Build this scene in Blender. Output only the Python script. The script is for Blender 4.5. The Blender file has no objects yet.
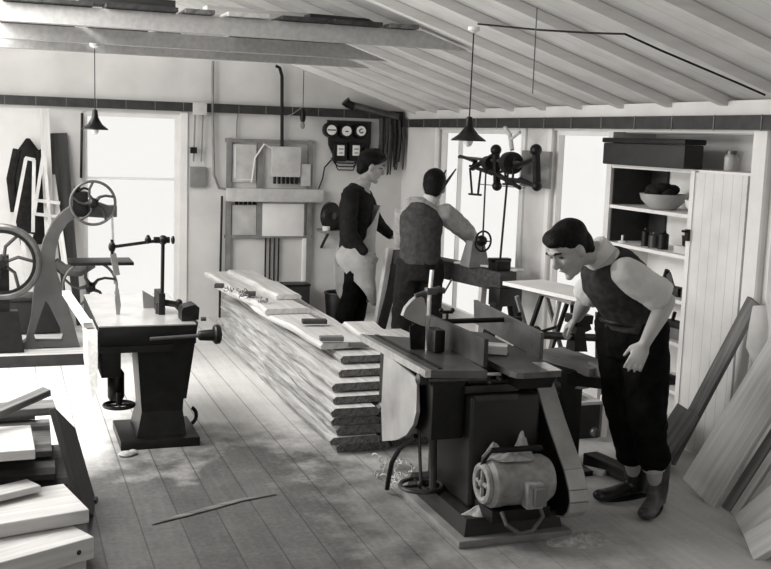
import bpy, bmesh, math, random
from mathutils import Vector as V, Matrix, noise
R_ = random.Random(7)
SC = bpy.context.scene
COL = SC.collection
rad = math.radians
# ------------------------------------------------------------------ camera
FX, YAW, PIT, ROLL, H = 1050., rad(20), rad(8.0), rad(1.9), 1.85
Fd = V((math.sin(YAW)*math.cos(PIT), math.cos(YAW)*math.cos(PIT), -math.sin(PIT)))
r0 = V((math.cos(YAW), -math.sin(YAW), 0)); u0 = r0.cross(Fd)
Rt = math.cos(ROLL)*r0 + math.sin(ROLL)*u0
Up = -math.sin(ROLL)*r0 + math.cos(ROLL)*u0
cd = bpy.data.cameras.new('camera'); cam = bpy.data.objects.new('camera', cd); COL.objects.link(cam)
cd.sensor_width = 36; cd.lens = 36*FX/771; cd.clip_start = .05
m = Matrix((Rt, Up, -Fd)).transposed().to_4x4(); m.translation = (0, 0, H); cam.matrix_world = m
SC.camera = cam
def ray(px, py): return Fd + (px-385.5)/FX*Rt + (284.5-py)/FX*Up
def PZ(px, py, z=0.):                      # point where a sight line meets the height z
    d = ray(px, py); k = (z-H)/d.z; return V((d.x*k, d.y*k, z))
def PX(px, py, X):
    d = ray(px, py); k = X/d.x; return V((X, d.y*k, H+d.z*k))
def PY(px, py, Y):
    d = ray(px, py); k = Y/d.y; return V((d.x*k, Y, H+d.z*k))

# ------------------------------------------------------------------ materials
def nodes(name):
    m = bpy.data.materials.new(name); m.use_nodes = True
    return m, m.node_tree.nodes, m.node_tree.links, m.node_tree.nodes['Principled BSDF']
TINT = (1.0, .985, .965)
def g(v): return (v*TINT[0], v*TINT[1], v*TINT[2], 1)
def mat(name, v, rough=.6, var=.25, scale=8, metal=0, bump=0, spec=.5):
    m, n, l, b = nodes(name)
    tc = n.new('ShaderNodeTexCoord'); t = n.new('ShaderNodeTexNoise'); t.inputs['Scale'].default_value = scale; t.inputs['Detail'].default_value = 6
    l.new(tc.outputs['Object'], t.inputs['Vector'])
    r = n.new('ShaderNodeValToRGB'); r.color_ramp.elements[0].position = .3; r.color_ramp.elements[1].position = .7
    r.color_ramp.elements[0].color = g(v*(1-var)); r.color_ramp.elements[1].color = g(min(1, v*(1+var)))
    l.new(t.outputs['Fac'], r.inputs[0]); l.new(r.outputs[0], b.inputs['Base Color'])
    b.inputs['Roughness'].default_value = rough; b.inputs['Metallic'].default_value = metal; b.inputs['Specular IOR Level'].default_value = spec
    if bump:
        bp = n.new('ShaderNodeBump'); bp.inputs['Strength'].default_value = bump; bp.inputs['Distance'].default_value = .01
        l.new(t.outputs['Fac'], bp.inputs['Height']); l.new(bp.outputs[0], b.inputs['Normal'])
    return m
def wood(name, dark, light, ax='X', scale=3., rough=.75, speck=0):
    m, n, l, b = nodes(name)
    tc = n.new('ShaderNodeTexCoord'); mp = n.new('ShaderNodeMapping')
    s = {'X': (.6, 9, 9), 'Y': (9, .6, 9), 'Z': (9, 9, .6)}[ax]
    mp.inputs['Scale'].default_value = [q*scale/3 for q in s]
    t = n.new('ShaderNodeTexNoise'); t.inputs['Scale'].default_value = 3; t.inputs['Detail'].default_value = 8; t.inputs['Distortion'].default_value = .6
    l.new(tc.outputs['Object'], mp.inputs[0]); l.new(mp.outputs[0], t.inputs['Vector'])
    r = n.new('ShaderNodeValToRGB'); r.color_ramp.elements[0].position = .32; r.color_ramp.elements[1].position = .68
    r.color_ramp.elements[0].color = g(dark); r.color_ramp.elements[1].color = g(light)
    l.new(t.outputs['Fac'], r.inputs[0]); out = r.outputs[0]
    if speck:
        t2 = n.new('ShaderNodeTexNoise'); t2.inputs['Scale'].default_value = 26; t2.inputs['Detail'].default_value = 4
        l.new(tc.outputs['Object'], t2.inputs['Vector'])
        r2 = n.new('ShaderNodeValToRGB'); r2.color_ramp.elements[0].position = .5-.1*speck; r2.color_ramp.elements[1].position = .62-.1*speck
        r2.color_ramp.elements[0].color = (1, 1, 1, 1); r2.color_ramp.elements[1].color = (.12, .12, .12, 1)
        mx = n.new('ShaderNodeMix'); mx.data_type = 'RGBA'; mx.blend_type = 'MULTIPLY'; mx.inputs[0].default_value = 1
        l.new(out, mx.inputs[6]); l.new(r2.outputs[0], mx.inputs[7]); out = mx.outputs[2]
    l.new(out, b.inputs['Base Color']); b.inputs['Roughness'].default_value = rough
    bp = n.new('ShaderNodeBump'); bp.inputs['Strength'].default_value = .25; bp.inputs['Distance'].default_value = .004
    l.new(t.outputs['Fac'], bp.inputs['Height']); l.new(bp.outputs[0], b.inputs['Normal'])
    return m
def floor_mat():
    m, n, l, b = nodes('floor_boards')
    tc = n.new('ShaderNodeTexCoord'); sep = n.new('ShaderNodeSeparateXYZ'); l.new(tc.outputs['Object'], sep.inputs[0])
    def math_(op, a, c=None, clamp=False):
        k = n.new('ShaderNodeMath'); k.operation = op; k.use_clamp = clamp
        for i, q in enumerate((a, c)):
            if q is None: continue
            if isinstance(q, (int, float)): k.inputs[i].default_value = q
            else: l.new(q, k.inputs[i])
        return k.outputs[0]
    def noise_(sc, det=6, vec=None, dist=0):
        t = n.new('ShaderNodeTexNoise'); t.inputs['Scale'].default_value = sc; t.inputs['Detail'].default_value = det; t.inputs['Distortion'].default_value = dist
        l.new(vec or tc.outputs['Object'], t.inputs['Vector']); return t.outputs['Fac']
    big, mid, fine = noise_(1.3, 5), noise_(5, 8), noise_(40, 4)
    mp = n.new('ShaderNodeMapping'); mp.inputs['Scale'].default_value = (14, .8, 1); l.new(tc.outputs['Object'], mp.inputs[0])
    grain = noise_(2, 8, mp.outputs[0])
    bd = math_('DIVIDE', sep.outputs[0], .19)
    fr = math_('FRACT', bd); idx = math_('FLOOR', bd)
    wn = n.new('ShaderNodeTexWhiteNoise'); wn.noise_dimensions = '1D'; l.new(idx, wn.inputs['W'])
    seam = math_('LESS_THAN', math_('ABSOLUTE', math_('SUBTRACT', fr, .5)), .48)      # 1 on board, 0 on seam
    # worn, oil-stained boards near the camera and to the left; pale dusty floor further in; light falloff from the windows painted in too
    yy = math_('ADD', sep.outputs[1], math_('MULTIPLY', math_('SUBTRACT', big, .5), 2.6))
    yy = math_('ADD', yy, math_('MULTIPLY', math_('SUBTRACT', mid, .5), 1.2))
    st = math_('DIVIDE', math_('SUBTRACT', 6.75, yy), 1.3, True)
    xx = math_('ADD', sep.outputs[0], math_('MULTIPLY', math_('SUBTRACT', mid, .5), 1.2))
    sx = math_('DIVIDE', math_('SUBTRACT', 2.9, xx), 1.5, True)
    stain_falloff = math_('MULTIPLY', st, math_('ADD', math_('MULTIPLY', sx, .62), .36))
    clean = math_('ADD', math_('MULTIPLY', grain, .22), math_('MULTIPLY', mid, .2))
    clean = math_('ADD', clean, math_('MULTIPLY', fine, .12)); clean = math_('ADD', clean, .36)  # pale tone also carries the window brightness of the mid floor
    dirty_dim = math_('ADD', math_('MULTIPLY', math_('POWER', mid, 2.), .07), math_('MULTIPLY', math_('POWER', grain, 2.), .05))
    dirty_dim = math_('ADD', dirty_dim, math_('MULTIPLY', wn.outputs['Value'], .025))
    dirty_dim = math_('ADD', dirty_dim, math_('MULTIPLY', math_('POWER', fine, 2.), .07))
    val = math_('ADD', math_('MULTIPLY', clean, math_('SUBTRACT', 1, stain_falloff)), math_('MULTIPLY', dirty_dim, stain_falloff))
    sw = math_('ADD', math_('MULTIPLY', sx, .5), .06)
    sv = math_('SUBTRACT', 1, math_('MULTIPLY', math_('SUBTRACT', 1, seam), sw))
    val = math_('MULTIPLY', val, sv)
    cb = n.new('ShaderNodeCombineColor')
    for i in range(3): l.new(math_('MULTIPLY', val, TINT[i]), cb.inputs[i])
    l.new(cb.outputs[0], b.inputs['Base Color']); b.inputs['Roughness'].default_value = .62
    bp = n.new('ShaderNodeBump'); bp.inputs['Strength'].default_value = .3; bp.inputs['Distance'].default_value = .01
    l.new(math_('ADD', math_('MULTIPLY', math_('MULTIPLY', seam, sx), .5), mid), bp.inputs['Height']); l.new(bp.outputs[0], b.inputs['Normal'])
    return m
def panelled(name, v, width, axis, rough=.7, seamv=.55, dirt=0.):     # tongue-and-groove boards
    m, n, l, b = nodes(name)
    tc = n.new('ShaderNodeTexCoord'); sep = n.new('ShaderNodeSeparateXYZ'); l.new(tc.outputs['Object'], sep.inputs[0])
    d = n.new('ShaderNodeMath'); d.operation = 'DIVIDE'; l.new(sep.outputs['XYZ'.index(axis)], d.inputs[0]); d.inputs[1].default_value = width
    f = n.new('ShaderNodeMath'); f.operation = 'FRACT'; l.new(d.outputs[0], f.inputs[0])
    r = n.new('ShaderNodeValToRGB'); e = r.color_ramp.elements
    e[0].position = 0; e[0].color = g(v*seamv); e[1].position = .07; e[1].color = g(v)
    l.new(f.outputs[0], r.inputs[0])
    t = n.new('ShaderNodeTexNoise'); t.inputs['Scale'].default_value = 3.5; t.inputs['Detail'].default_value = 9; l.new(tc.outputs['Object'], t.inputs['Vector'])
    r2 = n.new('ShaderNodeValToRGB'); r2.color_ramp.elements[0].position = .3; r2.color_ramp.elements[0].color = (.82-dirt,)*3+(1,); r2.color_ramp.elements[1].position = .62; r2.color_ramp.elements[1].color = (1, 1, 1, 1)
    l.new(t.outputs['Fac'], r2.inputs[0])
    mx = n.new('ShaderNodeMix'); mx.data_type = 'RGBA'; mx.blend_type = 'MULTIPLY'; mx.inputs[0].default_value = 1
    l.new(r.outputs[0], mx.inputs[6]); l.new(r2.outputs[0], mx.inputs[7]); l.new(mx.outputs[2], b.inputs['Base Color'])
    b.inputs['Roughness'].default_value = rough
    bp = n.new('ShaderNodeBump'); bp.inputs['Strength'].default_value = .4; bp.inputs['Distance'].default_value = .006
    l.new(r.outputs[0], bp.inputs['Height']); l.new(bp.outputs[0], b.inputs['Normal'])
    return m
M = {}
M['floor'] = floor_mat()
M['plaster'] = mat('limewashed_plaster', .6, .85, .1, 2.5)
M['plaster_r'] = mat('whitewashed_wall', .66, .8, .08, 2.5)
M['ceil'] = panelled('ceiling_boards', .74, .16, 'Y', seamv=.7)
M['tg'] = panelled('tongue_and_groove', .72, .085, 'Y', seamv=.55)
M['rafter'] = wood('painted_rafter', .66, .78, 'X', 2)
M['tie'] = mat('grey_painted_timber', .38, .8, .12, 30)
M['darkpaint'] = mat('dark_paint', .012, .6, .5, 10)
M['beam'] = mat('dark_wall_plate', .022, .6, .5, 14)
M['white'] = mat('white_paint', .75, .6, .06, 5)
M['cream'] = mat('worn_cream_paint', .5, .7, .15, 9)
M['grey'] = mat('grey_paint', .2, .6, .2, 9)
M['midgrey'] = mat('mid_grey_board', .17, .7, .25, 7)
M['iron'] = mat('black_cast_iron', .007, .4, .5, 14, 0, .25, .25)
M['ironworn'] = mat('worn_cast_iron', .03, .42, .5, 10, .2, .25)
M['green'] = mat('machine_enamel', .016, .35, .35, 5, 0, .15, .35)
M['bandsaw'] = mat('grey_green_enamel', .06, .5, .2, 6)
M['steel'] = mat('bright_steel', .62, .3, .15, 20, .8)
M['steeldull'] = mat('dull_steel', .11, .38, .35, 9, .6)
M['sheet'] = mat('galvanised_sheet', .36, .45, .3, 4, .35)
M['motor'] = mat('dusty_motor_paint', .22, .8, .35, 18, 0, .5)
M['guard'] = mat('grey_guard_enamel', .12, .45, .2, 6)
M['dust'] = mat('sawdust', .36, .95, .3, 40, 0, 1)
M['w_light'] = wood('fresh_sawn_wood', .42, .6, 'X', 3)
M['w_pale'] = wood('pale_board', .42, .62, 'X', 3)
M['w_mid'] = wood('weathered_board', .07, .2, 'X', 3)
M['w_dark'] = wood('dark_board', .015, .05, 'X', 3)
M['w_slab'] = wood('rough_sawn_slab', .42, .75, 'X', 3, speck=.2)
M['bark'] = wood('bark_edge', .28, .8, 'X', 6, speck=.65)
M['endgrain'] = wood('shaded_end_grain', .05, .2, 'X', 6)  # board ends made dark to paint in the shade they stand in
M['w_bench'] = wood('bench_timber', .015, .05, 'X', 3)
M['tabletop'] = mat('polished_table', .62, .25, .1, 6, .5)
M['skin'] = mat('skin', .36, .55, .06, 12)
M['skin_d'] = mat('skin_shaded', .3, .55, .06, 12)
M['hair'] = mat('dark_hair', .006, .6, .4, 60, 0, .6, .12)
M['vest'] = mat('dark_wool', .02, .9, .3, 30, 0, .4, .1)
M['vest3'] = mat('grey_wool_waistcoat', .06, .9, .3, 25, 0, .4, .1)
M['vest2'] = mat('grey_wool', .032, .9, .35, 25, 0, .4, .1)
M['shirt'] = mat('pale_shirt', .55, .85, .08, 9, 0, .2)
M['shirt_g'] = mat('striped_grey_shirt', .3, .85, .2, 20, 0, .2)
M['trouser'] = mat('black_trousers', .006, .9, .5, 12, 0, .4, .05)
M['jacket'] = mat('dark_jacket', .014, .9, .4, 20, 0, .4, .1)
M['apron'] = mat('canvas_apron', .36, .9, .2, 8, 0, .3)
M['boot'] = mat('black_leather', .012, .35, .5, 14, 0, .3)
M['bootworn'] = mat('scuffed_leather', .06, .4, .8, 9, 0, .3)
M['sock'] = mat('wool_sock', .45, .9, .1, 40)
M['rope'] = mat('dark_rope', .04, .9, .4, 30)
M['ceramic'] = mat('glazed_stoneware', .4, .3, .15, 8)
M['lip'] = mat('lip', .2, .6, .1, 10)
M['eye'] = mat('eye_dark', .02, .3, .1, 10)
def glass_mat():
    m, n, l, b = nodes('window_glass')
    tr = n.new('ShaderNodeBsdfTransparent'); tr.inputs[0].default_value = (.99, .99, .99, 1)
    gl = n.new('ShaderNodeBsdfGlossy'); gl.inputs['Roughness'].default_value = .1
    mx = n.new('ShaderNodeMixShader'); mx.inputs[0].default_value = .03
    l.new(tr.outputs[0], mx.inputs[1]); l.new(gl.outputs[0], mx.inputs[2]); l.new(mx.outputs[0], n['Material Output'].inputs[0])
    return m
M['glass'] = glass_mat()
mb_, n_, l_, b_ = nodes('lamp_bulb'); b_.inputs['Base Color'].default_value = (.85, .85, .82, 1); b_.inputs['Roughness'].default_value = .2
M['bulb'] = mb_

# ------------------------------------------------------------------ mesh helpers
class MB:
    def __init__(s): s.b = bmesh.new()
    def box(s, c, size, rot=None, bev=0):
        c = V(c); hx, hy, hz = [q/2 for q in size]
        rot = rot or Matrix.Identity(3)
        vs = [s.b.verts.new(c + rot @ V((x*hx, y*hy, z*hz))) for x in (-1, 1) for y in (-1, 1) for z in (-1, 1)]
        fs = [s.b.faces.new([vs[i] for i in f]) for f in ((0, 1, 3, 2), (4, 6, 7, 5), (0, 4, 5, 1), (2, 3, 7, 6), (0, 2, 6, 4), (1, 5, 7, 3))]
        if bev: bmesh.ops.bevel(s.b, geom=list({e for f in fs for e in f.edges}), offset=bev, segments=2, profile=.6, affect='EDGES')
        return s
    def lohi(s, a, b, bev=0):
        a, b = V(a), V(b); return s.box((a+b)/2, [abs(q) for q in (b-a)], None, bev)
    def hexa(s, bot, top):                # two quads
        vb = [s.b.verts.new(V(q)) for q in bot]; vt = [s.b.verts.new(V(q)) for q in top]
        k = len(vb); s.b.faces.new(vb[::-1]); s.b.faces.new(vt)
        for i in range(k): s.b.faces.new((vb[i], vb[(i+1) % k], vt[(i+1) % k], vt[i]))
        return s
    def prism(s, pts, off):
        off = V(off); return s.hexa([V(p) for p in pts], [V(p)+off for p in pts])
    def bar(s, a, b, w, t, up=(0, 0, 1), bev=0):
        a, b = V(a), V(b); x = (b-a); L = x.length; x.normalize(); y = V(up).cross(x)
        if y.length < 1e-4: y = V((0, 1, 0)).cross(x)
        y.normalize(); z = x.cross(y)
        return s.box((a+b)/2, (L, w, t), Matrix((x, y, z)).transposed(), bev)
    def tube(s, pts, r, seg=10, r2=None, side=None, cap=True):
        pts = [V(p) for p in pts]; n = len(pts)
        rs = r if isinstance(r, (list, tuple)) else [r]*n
        prev = None; rings = []
        for i, p in enumerate(pts):
            t = (pts[min(i+1, n-1)] - pts[max(i-1, 0)]); t.normalize()
            if side is not None: u = V(side) - V(side).dot(t)*t
            elif prev is None:
                u = V((0, 0, 1)).cross(t)
                if u.length < .05: u = V((1, 0, 0)).cross(t)
            else: u = prev - prev.dot(t)*t
            u.normalize(); prev = u; w = t.cross(u)
            a = rs[i]; ra, rb = a if isinstance(a, tuple) else (a, a)
            rings.append([s.b.verts.new(p + u*ra*math.cos(2*math.pi*k/seg) + w*rb*math.sin(2*math.pi*k/seg)) for k in range(seg)])
        for i in range(n-1):
            for k in range(seg): s.b.faces.new((rings[i][k], rings[i][(k+1) % seg], rings[i+1][(k+1) % seg], rings[i+1][k]))
        if cap: s.b.faces.new(rings[0][::-1]); s.b.faces.new(rings[-1])
        return s
    def ball(s, c, r, rot=None, seg=16):
        r = (r, r, r) if isinstance(r, (int, float)) else r
        mt = Matrix.Translation(V(c)) @ (rot.to_4x4() if rot else Matrix.Identity(4)) @ Matrix.Diagonal((*r, 1))
        bmesh.ops.create_uvsphere(s.b, u_segments=seg, v_segments=max(8, seg//2+2), radius=1, matrix=mt); return s
    def cap_(s, pts, rs, seg=12, side=None):       # rounded limb: tube with balls at its joints
        s.tube(pts, rs, seg, side=side)
        for p, r in ((pts[0], rs[0]), (pts[-1], rs[-1])):
            q = r if isinstance(r, (int, float)) else min(r)
            s.ball(p, q*.99, seg=seg)
        return s
    def torus(s, c, R, r, nrm=(0, 0, 1), seg=32, rs=8, a0=0, a1=2*math.pi):
        nrm = V(nrm).normalized(); x = nrm.orthogonal().normalized(); y = nrm.cross(x); c = V(c)
        full = abs(a1-a0-2*math.pi) < 1e-6; k = seg if full else seg+1
        rings = []
        for i in range(k):
            a = a0+(a1-a0)*i/seg; d = x*math.cos(a)+y*math.sin(a)
            rings.append([s.b.verts.new(c + d*(R + r*math.cos(2*math.pi*j/rs)) + nrm*r*math.sin(2*math.pi*j/rs)) for j in range(rs)])
        for i in range(seg):
            A, B = rings[i], rings[(i+1) % k]
            for j in range(rs): s.b.faces.new((A[j], A[(j+1) % rs], B[(j+1) % rs], B[j]))
        return s
    def lathe(s, c, prof, axis=(0, 0, 1), seg=24):   # prof: (radius, along axis)
        ax = V(axis).normalized(); x = ax.orthogonal().normalized(); y = ax.cross(x); c = V(c); rings = []
        for r, h in prof: rings.append([s.b.verts.new(c + ax*h + (x*math.cos(2*math.pi*k/seg)+y*math.sin(2*math.pi*k/seg))*max(r, .0005)) for k in range(seg)])
        for i in range(len(rings)-1):
            for k in range(seg): s.b.faces.new((rings[i][k], rings[i][(k+1) % seg], rings[i+1][(k+1) % seg], rings[i+1][k]))
        s.b.faces.new(rings[0][::-1]); s.b.faces.new(rings[-1]); return s
    def build(s, name, m, parent=None, smooth=True, mods=()):
        bmesh.ops.recalc_face_normals(s.b, faces=s.b.faces)
        me = bpy.data.meshes.new(name); 
        off = V((0, 0, 0)); p = parent
        while p is not None: off += p.location; p = p.parent
        for v in s.b.verts: v.co -= off
        s.b.to_mesh(me); s.b.free()
        o = bpy.data.objects.new(name, me); COL.objects.link(o)
        me.materials.append(M[m] if isinstance(m, str) else m)
        if smooth:
            for p in me.polygons: p.use_smooth = True
            md = o.modifiers.new('smooth_angle', 'NODES') if False else None
            try: me.set_sharp_from_angle(angle=rad(35))
            except Exception: pass
        if parent: o.parent = parent
        return o
def tag(o, label=None, cat=None, group=None, kind=None):
    if label: o['label'] = label
    if cat: o['category'] = cat
    if group: o['group'] = group
    if kind: o['kind'] = kind
    return o
def root(name, loc, label, cat, group=None):
    o = bpy.data.objects.new(name, None); COL.objects.link(o); o.location = loc; o.empty_display_size = .1
    return tag(o, label, cat, group)
def struct(name, mb, m): return tag(mb.build(name, m, None, False), kind='structure')

# ------------------------------------------------------------------ boards
def board(name, label, cat, a, b, w, t, m, wdir=(0, 0, 1), group=None, rough=.0, seed=0, seg=14, sag=0, parent=None, bark=None, taper=0, tagit=True):
    """a board from a to b (centre of its top face), w wide along wdir, t thick downward; waney when rough > 0"""
    a, b = V(a), V(b); x = (b-a); L = x.length; x.normalize()
    y = V(wdir) - V(wdir).dot(x)*x; y.normalize(); z = x.cross(y)
    bm = bmesh.new(); rings = []; rnd = random.Random(seed)
    ph = rnd.random()*50
    seg = seg if (rough or sag) else 1
    for i in range(seg+1):
        f = i/seg
        w1 = w/2*(1-taper*f) + rough*w*noise.noise(V((f*L*2.2, ph, 0))); w2 = w/2*(1-taper*f) + rough*w*noise.noise(V((f*L*2.2, ph+9, 3)))
        zz = -sag*4*f*(1-f) + (rough*.05*noise.noise(V((f*4, ph, 7))) if rough else 0)
        bev = t*.35 if rough else 0
        pr = [(-w1, -t), (w2, -t), (w2+bev*.5, -t*.45), (w2-bev, 0), (-w1+bev, 0), (-w1-bev*.5, -t*.45)] if rough else [(-w1, -t), (w2, -t), (w2, 0), (-w1, 0)]
        rings.append([bm.verts.new((f*L, p, q+zz)) for p, q in pr])
    k = len(rings[0]); side_f = []
    for i in range(seg):
        for j in range(k):
            f = bm.faces.new((rings[i][j], rings[i][(j+1) % k], rings[i+1][(j+1) % k], rings[i+1][j]))
            if rough and j in (1, 2, 4, 5): side_f.append(f)
    ends = [bm.faces.new(rings[0][::-1]), bm.faces.new(rings[-1])]
    bmesh.ops.recalc_face_normals(bm, faces=bm.faces)
    me = bpy.data.meshes.new(name); me.materials.append(M[m])
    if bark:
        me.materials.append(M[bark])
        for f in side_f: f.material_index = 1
        me.materials.append(M['endgrain'])  # shade of the end faces is put into this material
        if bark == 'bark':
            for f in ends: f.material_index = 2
    elif not rough:
        bmesh.ops.bevel(bm, geom=bm.edges[:], offset=min(t*.12, .003), segments=1, affect='EDGES')
    bm.to_mesh(me); bm.free()
    o = bpy.data.objects.new(name, me); COL.objects.link(o)
    mt = Matrix((x, y, z)).transposed().to_4x4(); mt.translation = a
    o.matrix_world = mt
    if tagit: tag(o, label, cat, group)
    return o

# ================================================================== THE SETTING
YB, XR = 10.367, 3.914
SL, ZE = .32, 2.15
def zc(x): return ZE + SL*(XR-x)
XRG, XL = .6, -2.71
struct('floor', MB().lohi((-3.6, .2, -.08), (4.4, YB+.1, 0)), 'floor')
# back wall with gable, door opening x .69-1.6
bw = MB(); T = .1
bw.prism([(XL, YB, 0), (.69, YB, 0), (.69, YB, 2.0), (XL, YB, 2.0)], (0, T, 0))
bw.prism([(1.6, YB, 0), (XR+.1, YB, 0), (XR+.1, YB, 2.0), (1.6, YB, 2.0)], (0, T, 0))
bw.prism([(XL, YB, 2.0), (XR+.1, YB, 2.0), (XR+.1, YB, zc(XR+.1)), (XRG, YB, zc(XRG)), (XL, YB, zc(XRG)-SL*(XRG-XL))], (0, T, 0))
struct('wall_back', bw, 'plaster')
# right wall: openings
rw = MB()
def rp(y0, y1, z0, z1): rw.lohi((XR, y0, z0), (XR+.1, y1, z1))
ZT = 2.12
rp(9.40, YB+.1, 0, ZT); rp(7.62, 9.40, 0, .22); rp(7.62, 9.40, 1.94, ZT); rp(7.14, 7.62, 0, ZT)
rp(6.36, 7.14, 0, .22); rp(6.36, 7.14, 1.94, ZT); rp(6.30, 6.36, 0, ZT)
rp(4.85, 6.30, 1.935, ZT); rp(4.72, 4.85, 0, ZT)
rp(3.3, 4.72, 0, .6); rp(3.3, 4.72, 1.94, ZT); rp(.2, 3.3, 0, ZT)
struct('wall_right', rw, 'plaster_r')
# unseen left wall; its big window openings are made up to let light in
lw = MB()
lw.lohi((XL-.1, .2, 0), (XL, YB, .7)); lw.lohi((XL-.1, .2, 2.0), (XL, YB, 2.1))
for y0, y1 in ((.2, 4.2), (6.9, 7.3), (9.9, YB)): lw.lohi((XL-.1, y0, .7), (XL, y1, 2.0))
struct('wall_left', lw, 'plaster')
struct('wall_front', MB().lohi((XL, .2, 0), (-.9, .3, 2.0)).lohi((.9, .2, 0), (XR, .3, 2.0)).lohi((XL, .2, 2.0), (XR, .3, 2.6)), 'plaster')
# roof slopes
cl = MB()
cl.prism([(XR+.25, .2, zc(XR+.25)), (XR+.25, YB+.1, zc(XR+.25)), (XRG, YB+.1, zc(XRG)), (XRG, .2, zc(XRG))], (0, 0, .04))
cl.prism([(XL-.1, .2, zc(XRG)-SL*(XRG-XL+.1)), (XL-.1, YB+.1, zc(XRG)-SL*(XRG-XL+.1)), (XRG, YB+.1, zc(XRG)), (XRG, .2, zc(XRG))], (0, 0, .04))
struct('ceiling', cl, 'ceil')
n = 0
for i in range(13):
    y = 3.50 + i*.545
    n += 1
    d = V((-1, 0, SL)).normalized(); nn = V((SL, 0, 1)).normalized()
    a = V((XR+.14, y, zc(XR+.14))) - nn*.03; b = V((XRG+.02, y, zc(XRG+.02))) - nn*.03
    struct('trim_%d' % n, MB().bar(a, b, .065, .055, up=nn), 'rafter')
# tie beams across the room
for y, z0 in ((6.6, 2.44), (8.0, 2.445), (8.72, 2.43)):
    n += 1
    xe = XR-(z0-ZE)/SL-.25
    struct('trim_%d' % n, MB().prism([(XL, y-.04, z0), (xe+.16, y-.04, z0), (xe-.17, y-.04, z0+.105), (XL, y-.04, z0+.105)], (0, .08, 0)), 'tie')
# dark wall plates
n += 1; bb = MB().lohi((XL, YB-.06, 2.03), (XR-.03, YB, 2.115)); struct('trim_%d' % n, bb, 'beam')
n += 1; bb = MB().lohi((XR-.06, 3.3, 1.955), (XR-.002, YB-.06, 2.035))
struct('trim_%d' % n, bb, 'beam')
n += 1; cp = MB()
for i in range(14): cp.lohi((.0+i*.27, YB-.065, 2.028), (.006+i*.27, YB-.058, 2.117))
for i in range(16): cp.lohi((XR-.065, 3.9+i*.41, 1.95), (XR-.058, 3.908+i*.41, 2.037))
struct('trim_%d' % n, cp, 'midgrey')
# white door casing and glazed door at the back
def glazed(name, c0, c1, ax, rails, fr=.05, depth=.04, mull=()):
    """frame with rails in the plane ax, as a structure with glass child"""
    f = MB(); (u0, z0), (u1, z1) = c0, c1
    def bx(ua, ub, za, zb):
        if ax[0] == 'Y': f.lohi((ua, ax[1], za), (ub, ax[1]+depth, zb))
        else: f.lohi((ax[1], ua, za), (ax[1]+depth, ub, zb))
    bx(u0, u0+fr, z0, z1); bx(u1-fr, u1, z0, z1); bx(u0+fr, u1-fr, z1-fr, z1); bx(u0+fr, u1-fr, z0, z0+fr*1.6)
    for r in rails: bx(u0+fr, u1-fr, r-.012, r+.012)
    for q in mull: bx(q-.01, q+.01, z0+fr*1.6, z1-fr)
    o = struct(name, f, 'white')
    gm = MB()
    if ax[0] == 'Y': gm.lohi((u0+fr, ax[1]+.015, z0+fr), (u1-fr, ax[1]+.02, z1-fr))
    else: gm.lohi((ax[1]+.015, u0+fr, z0+fr), (ax[1]+.02, u1-fr, z1-fr))
    gm.build('glass_pane', 'glass', o, False)
    return o
glazed('door_1', (.69, .01), (1.6, 2.0), ('Y', YB+.03), (1.37,), .045)
glazed('window_1', (7.62, .22), (9.40, 1.94), ('X', XR+.03), (), .035, .04, (8.98,))
glazed('window_2', (6.36, .22), (7.14, 1.94), ('X', XR+.03), (), .035)
glazed('window_3', (3.3, .6), (4.72, 1.94), ('X', XR+.03), (1.70,), .04)
n += 1
struct('trim_%d' % n, MB().lohi((XR-.02, 7.56, .0), (XR-.001, 7.63, 1.95)).lohi((XR-.02, 7.13, 0), (XR-.001, 7.19, 1.95)).lohi((XR-.02, 9.38, 0), (XR-.001, 9.44, 1.95)), 'white')
n += 1
struct('trim_%d' % n, MB().lohi((XR-.02, 4.72, 0), (XR-.001, 4.83, 1.95)), 'white')
n += 1
struct('trim_%d' % n, MB().lohi((1.6, YB-.02, 0), (1.67, YB-.001, 2.02)), 'white')

# ---------------------------------------------------------------- daylight and added fill lamps
w = bpy.data.worlds.new('world'); SC.world = w; w.use_nodes = True
w.node_tree.nodes['Background'].inputs[0].default_value = (1, .985, .96, 1); w.node_tree.nodes['Background'].inputs[1].default_value = 1.0
def area(name, loc, rot, sx, sy, p):
    ld = bpy.data.lights.new(name, 'AREA'); ld.shape = 'RECTANGLE'; ld.size = sx; ld.size_y = sy; ld.energy = p; ld.color = (1, .985, .96)
    o = bpy.data.objects.new(name, ld); COL.objects.link(o); o.location = loc; o.rotation_euler = rot; return o
area('left_fill_lamp', (XL-.05, 8.3, 1.4), (0, rad(-80), rad(-20)), 1.25, 2.4, 70)  # unseen lamp added in the far left opening to brighten the room
area('left_fill_lamp', (XL-.05, 5.55, 1.4), (0, rad(-78), 0), 1.25, 2.6, 70)  # second added lamp, in the nearer left opening
area('front_fill_lamp', (0, .15, 1.15), (rad(80), 0, 0), 1.7, 1.6, 14)  # weak fill lamp added at the camera side
area('overhead_fill_lamp', (-.6, 7.0, 2.7), (0, rad(-18), 0), 1.5, 3.6, 260)  # lamp added under the closed roof to brighten the middle floor
SC.view_settings.view_transform = 'Standard'; SC.view_settings.look = 'None'; SC.view_settings.exposure = 0; SC.view_settings.gamma = 1

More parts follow.
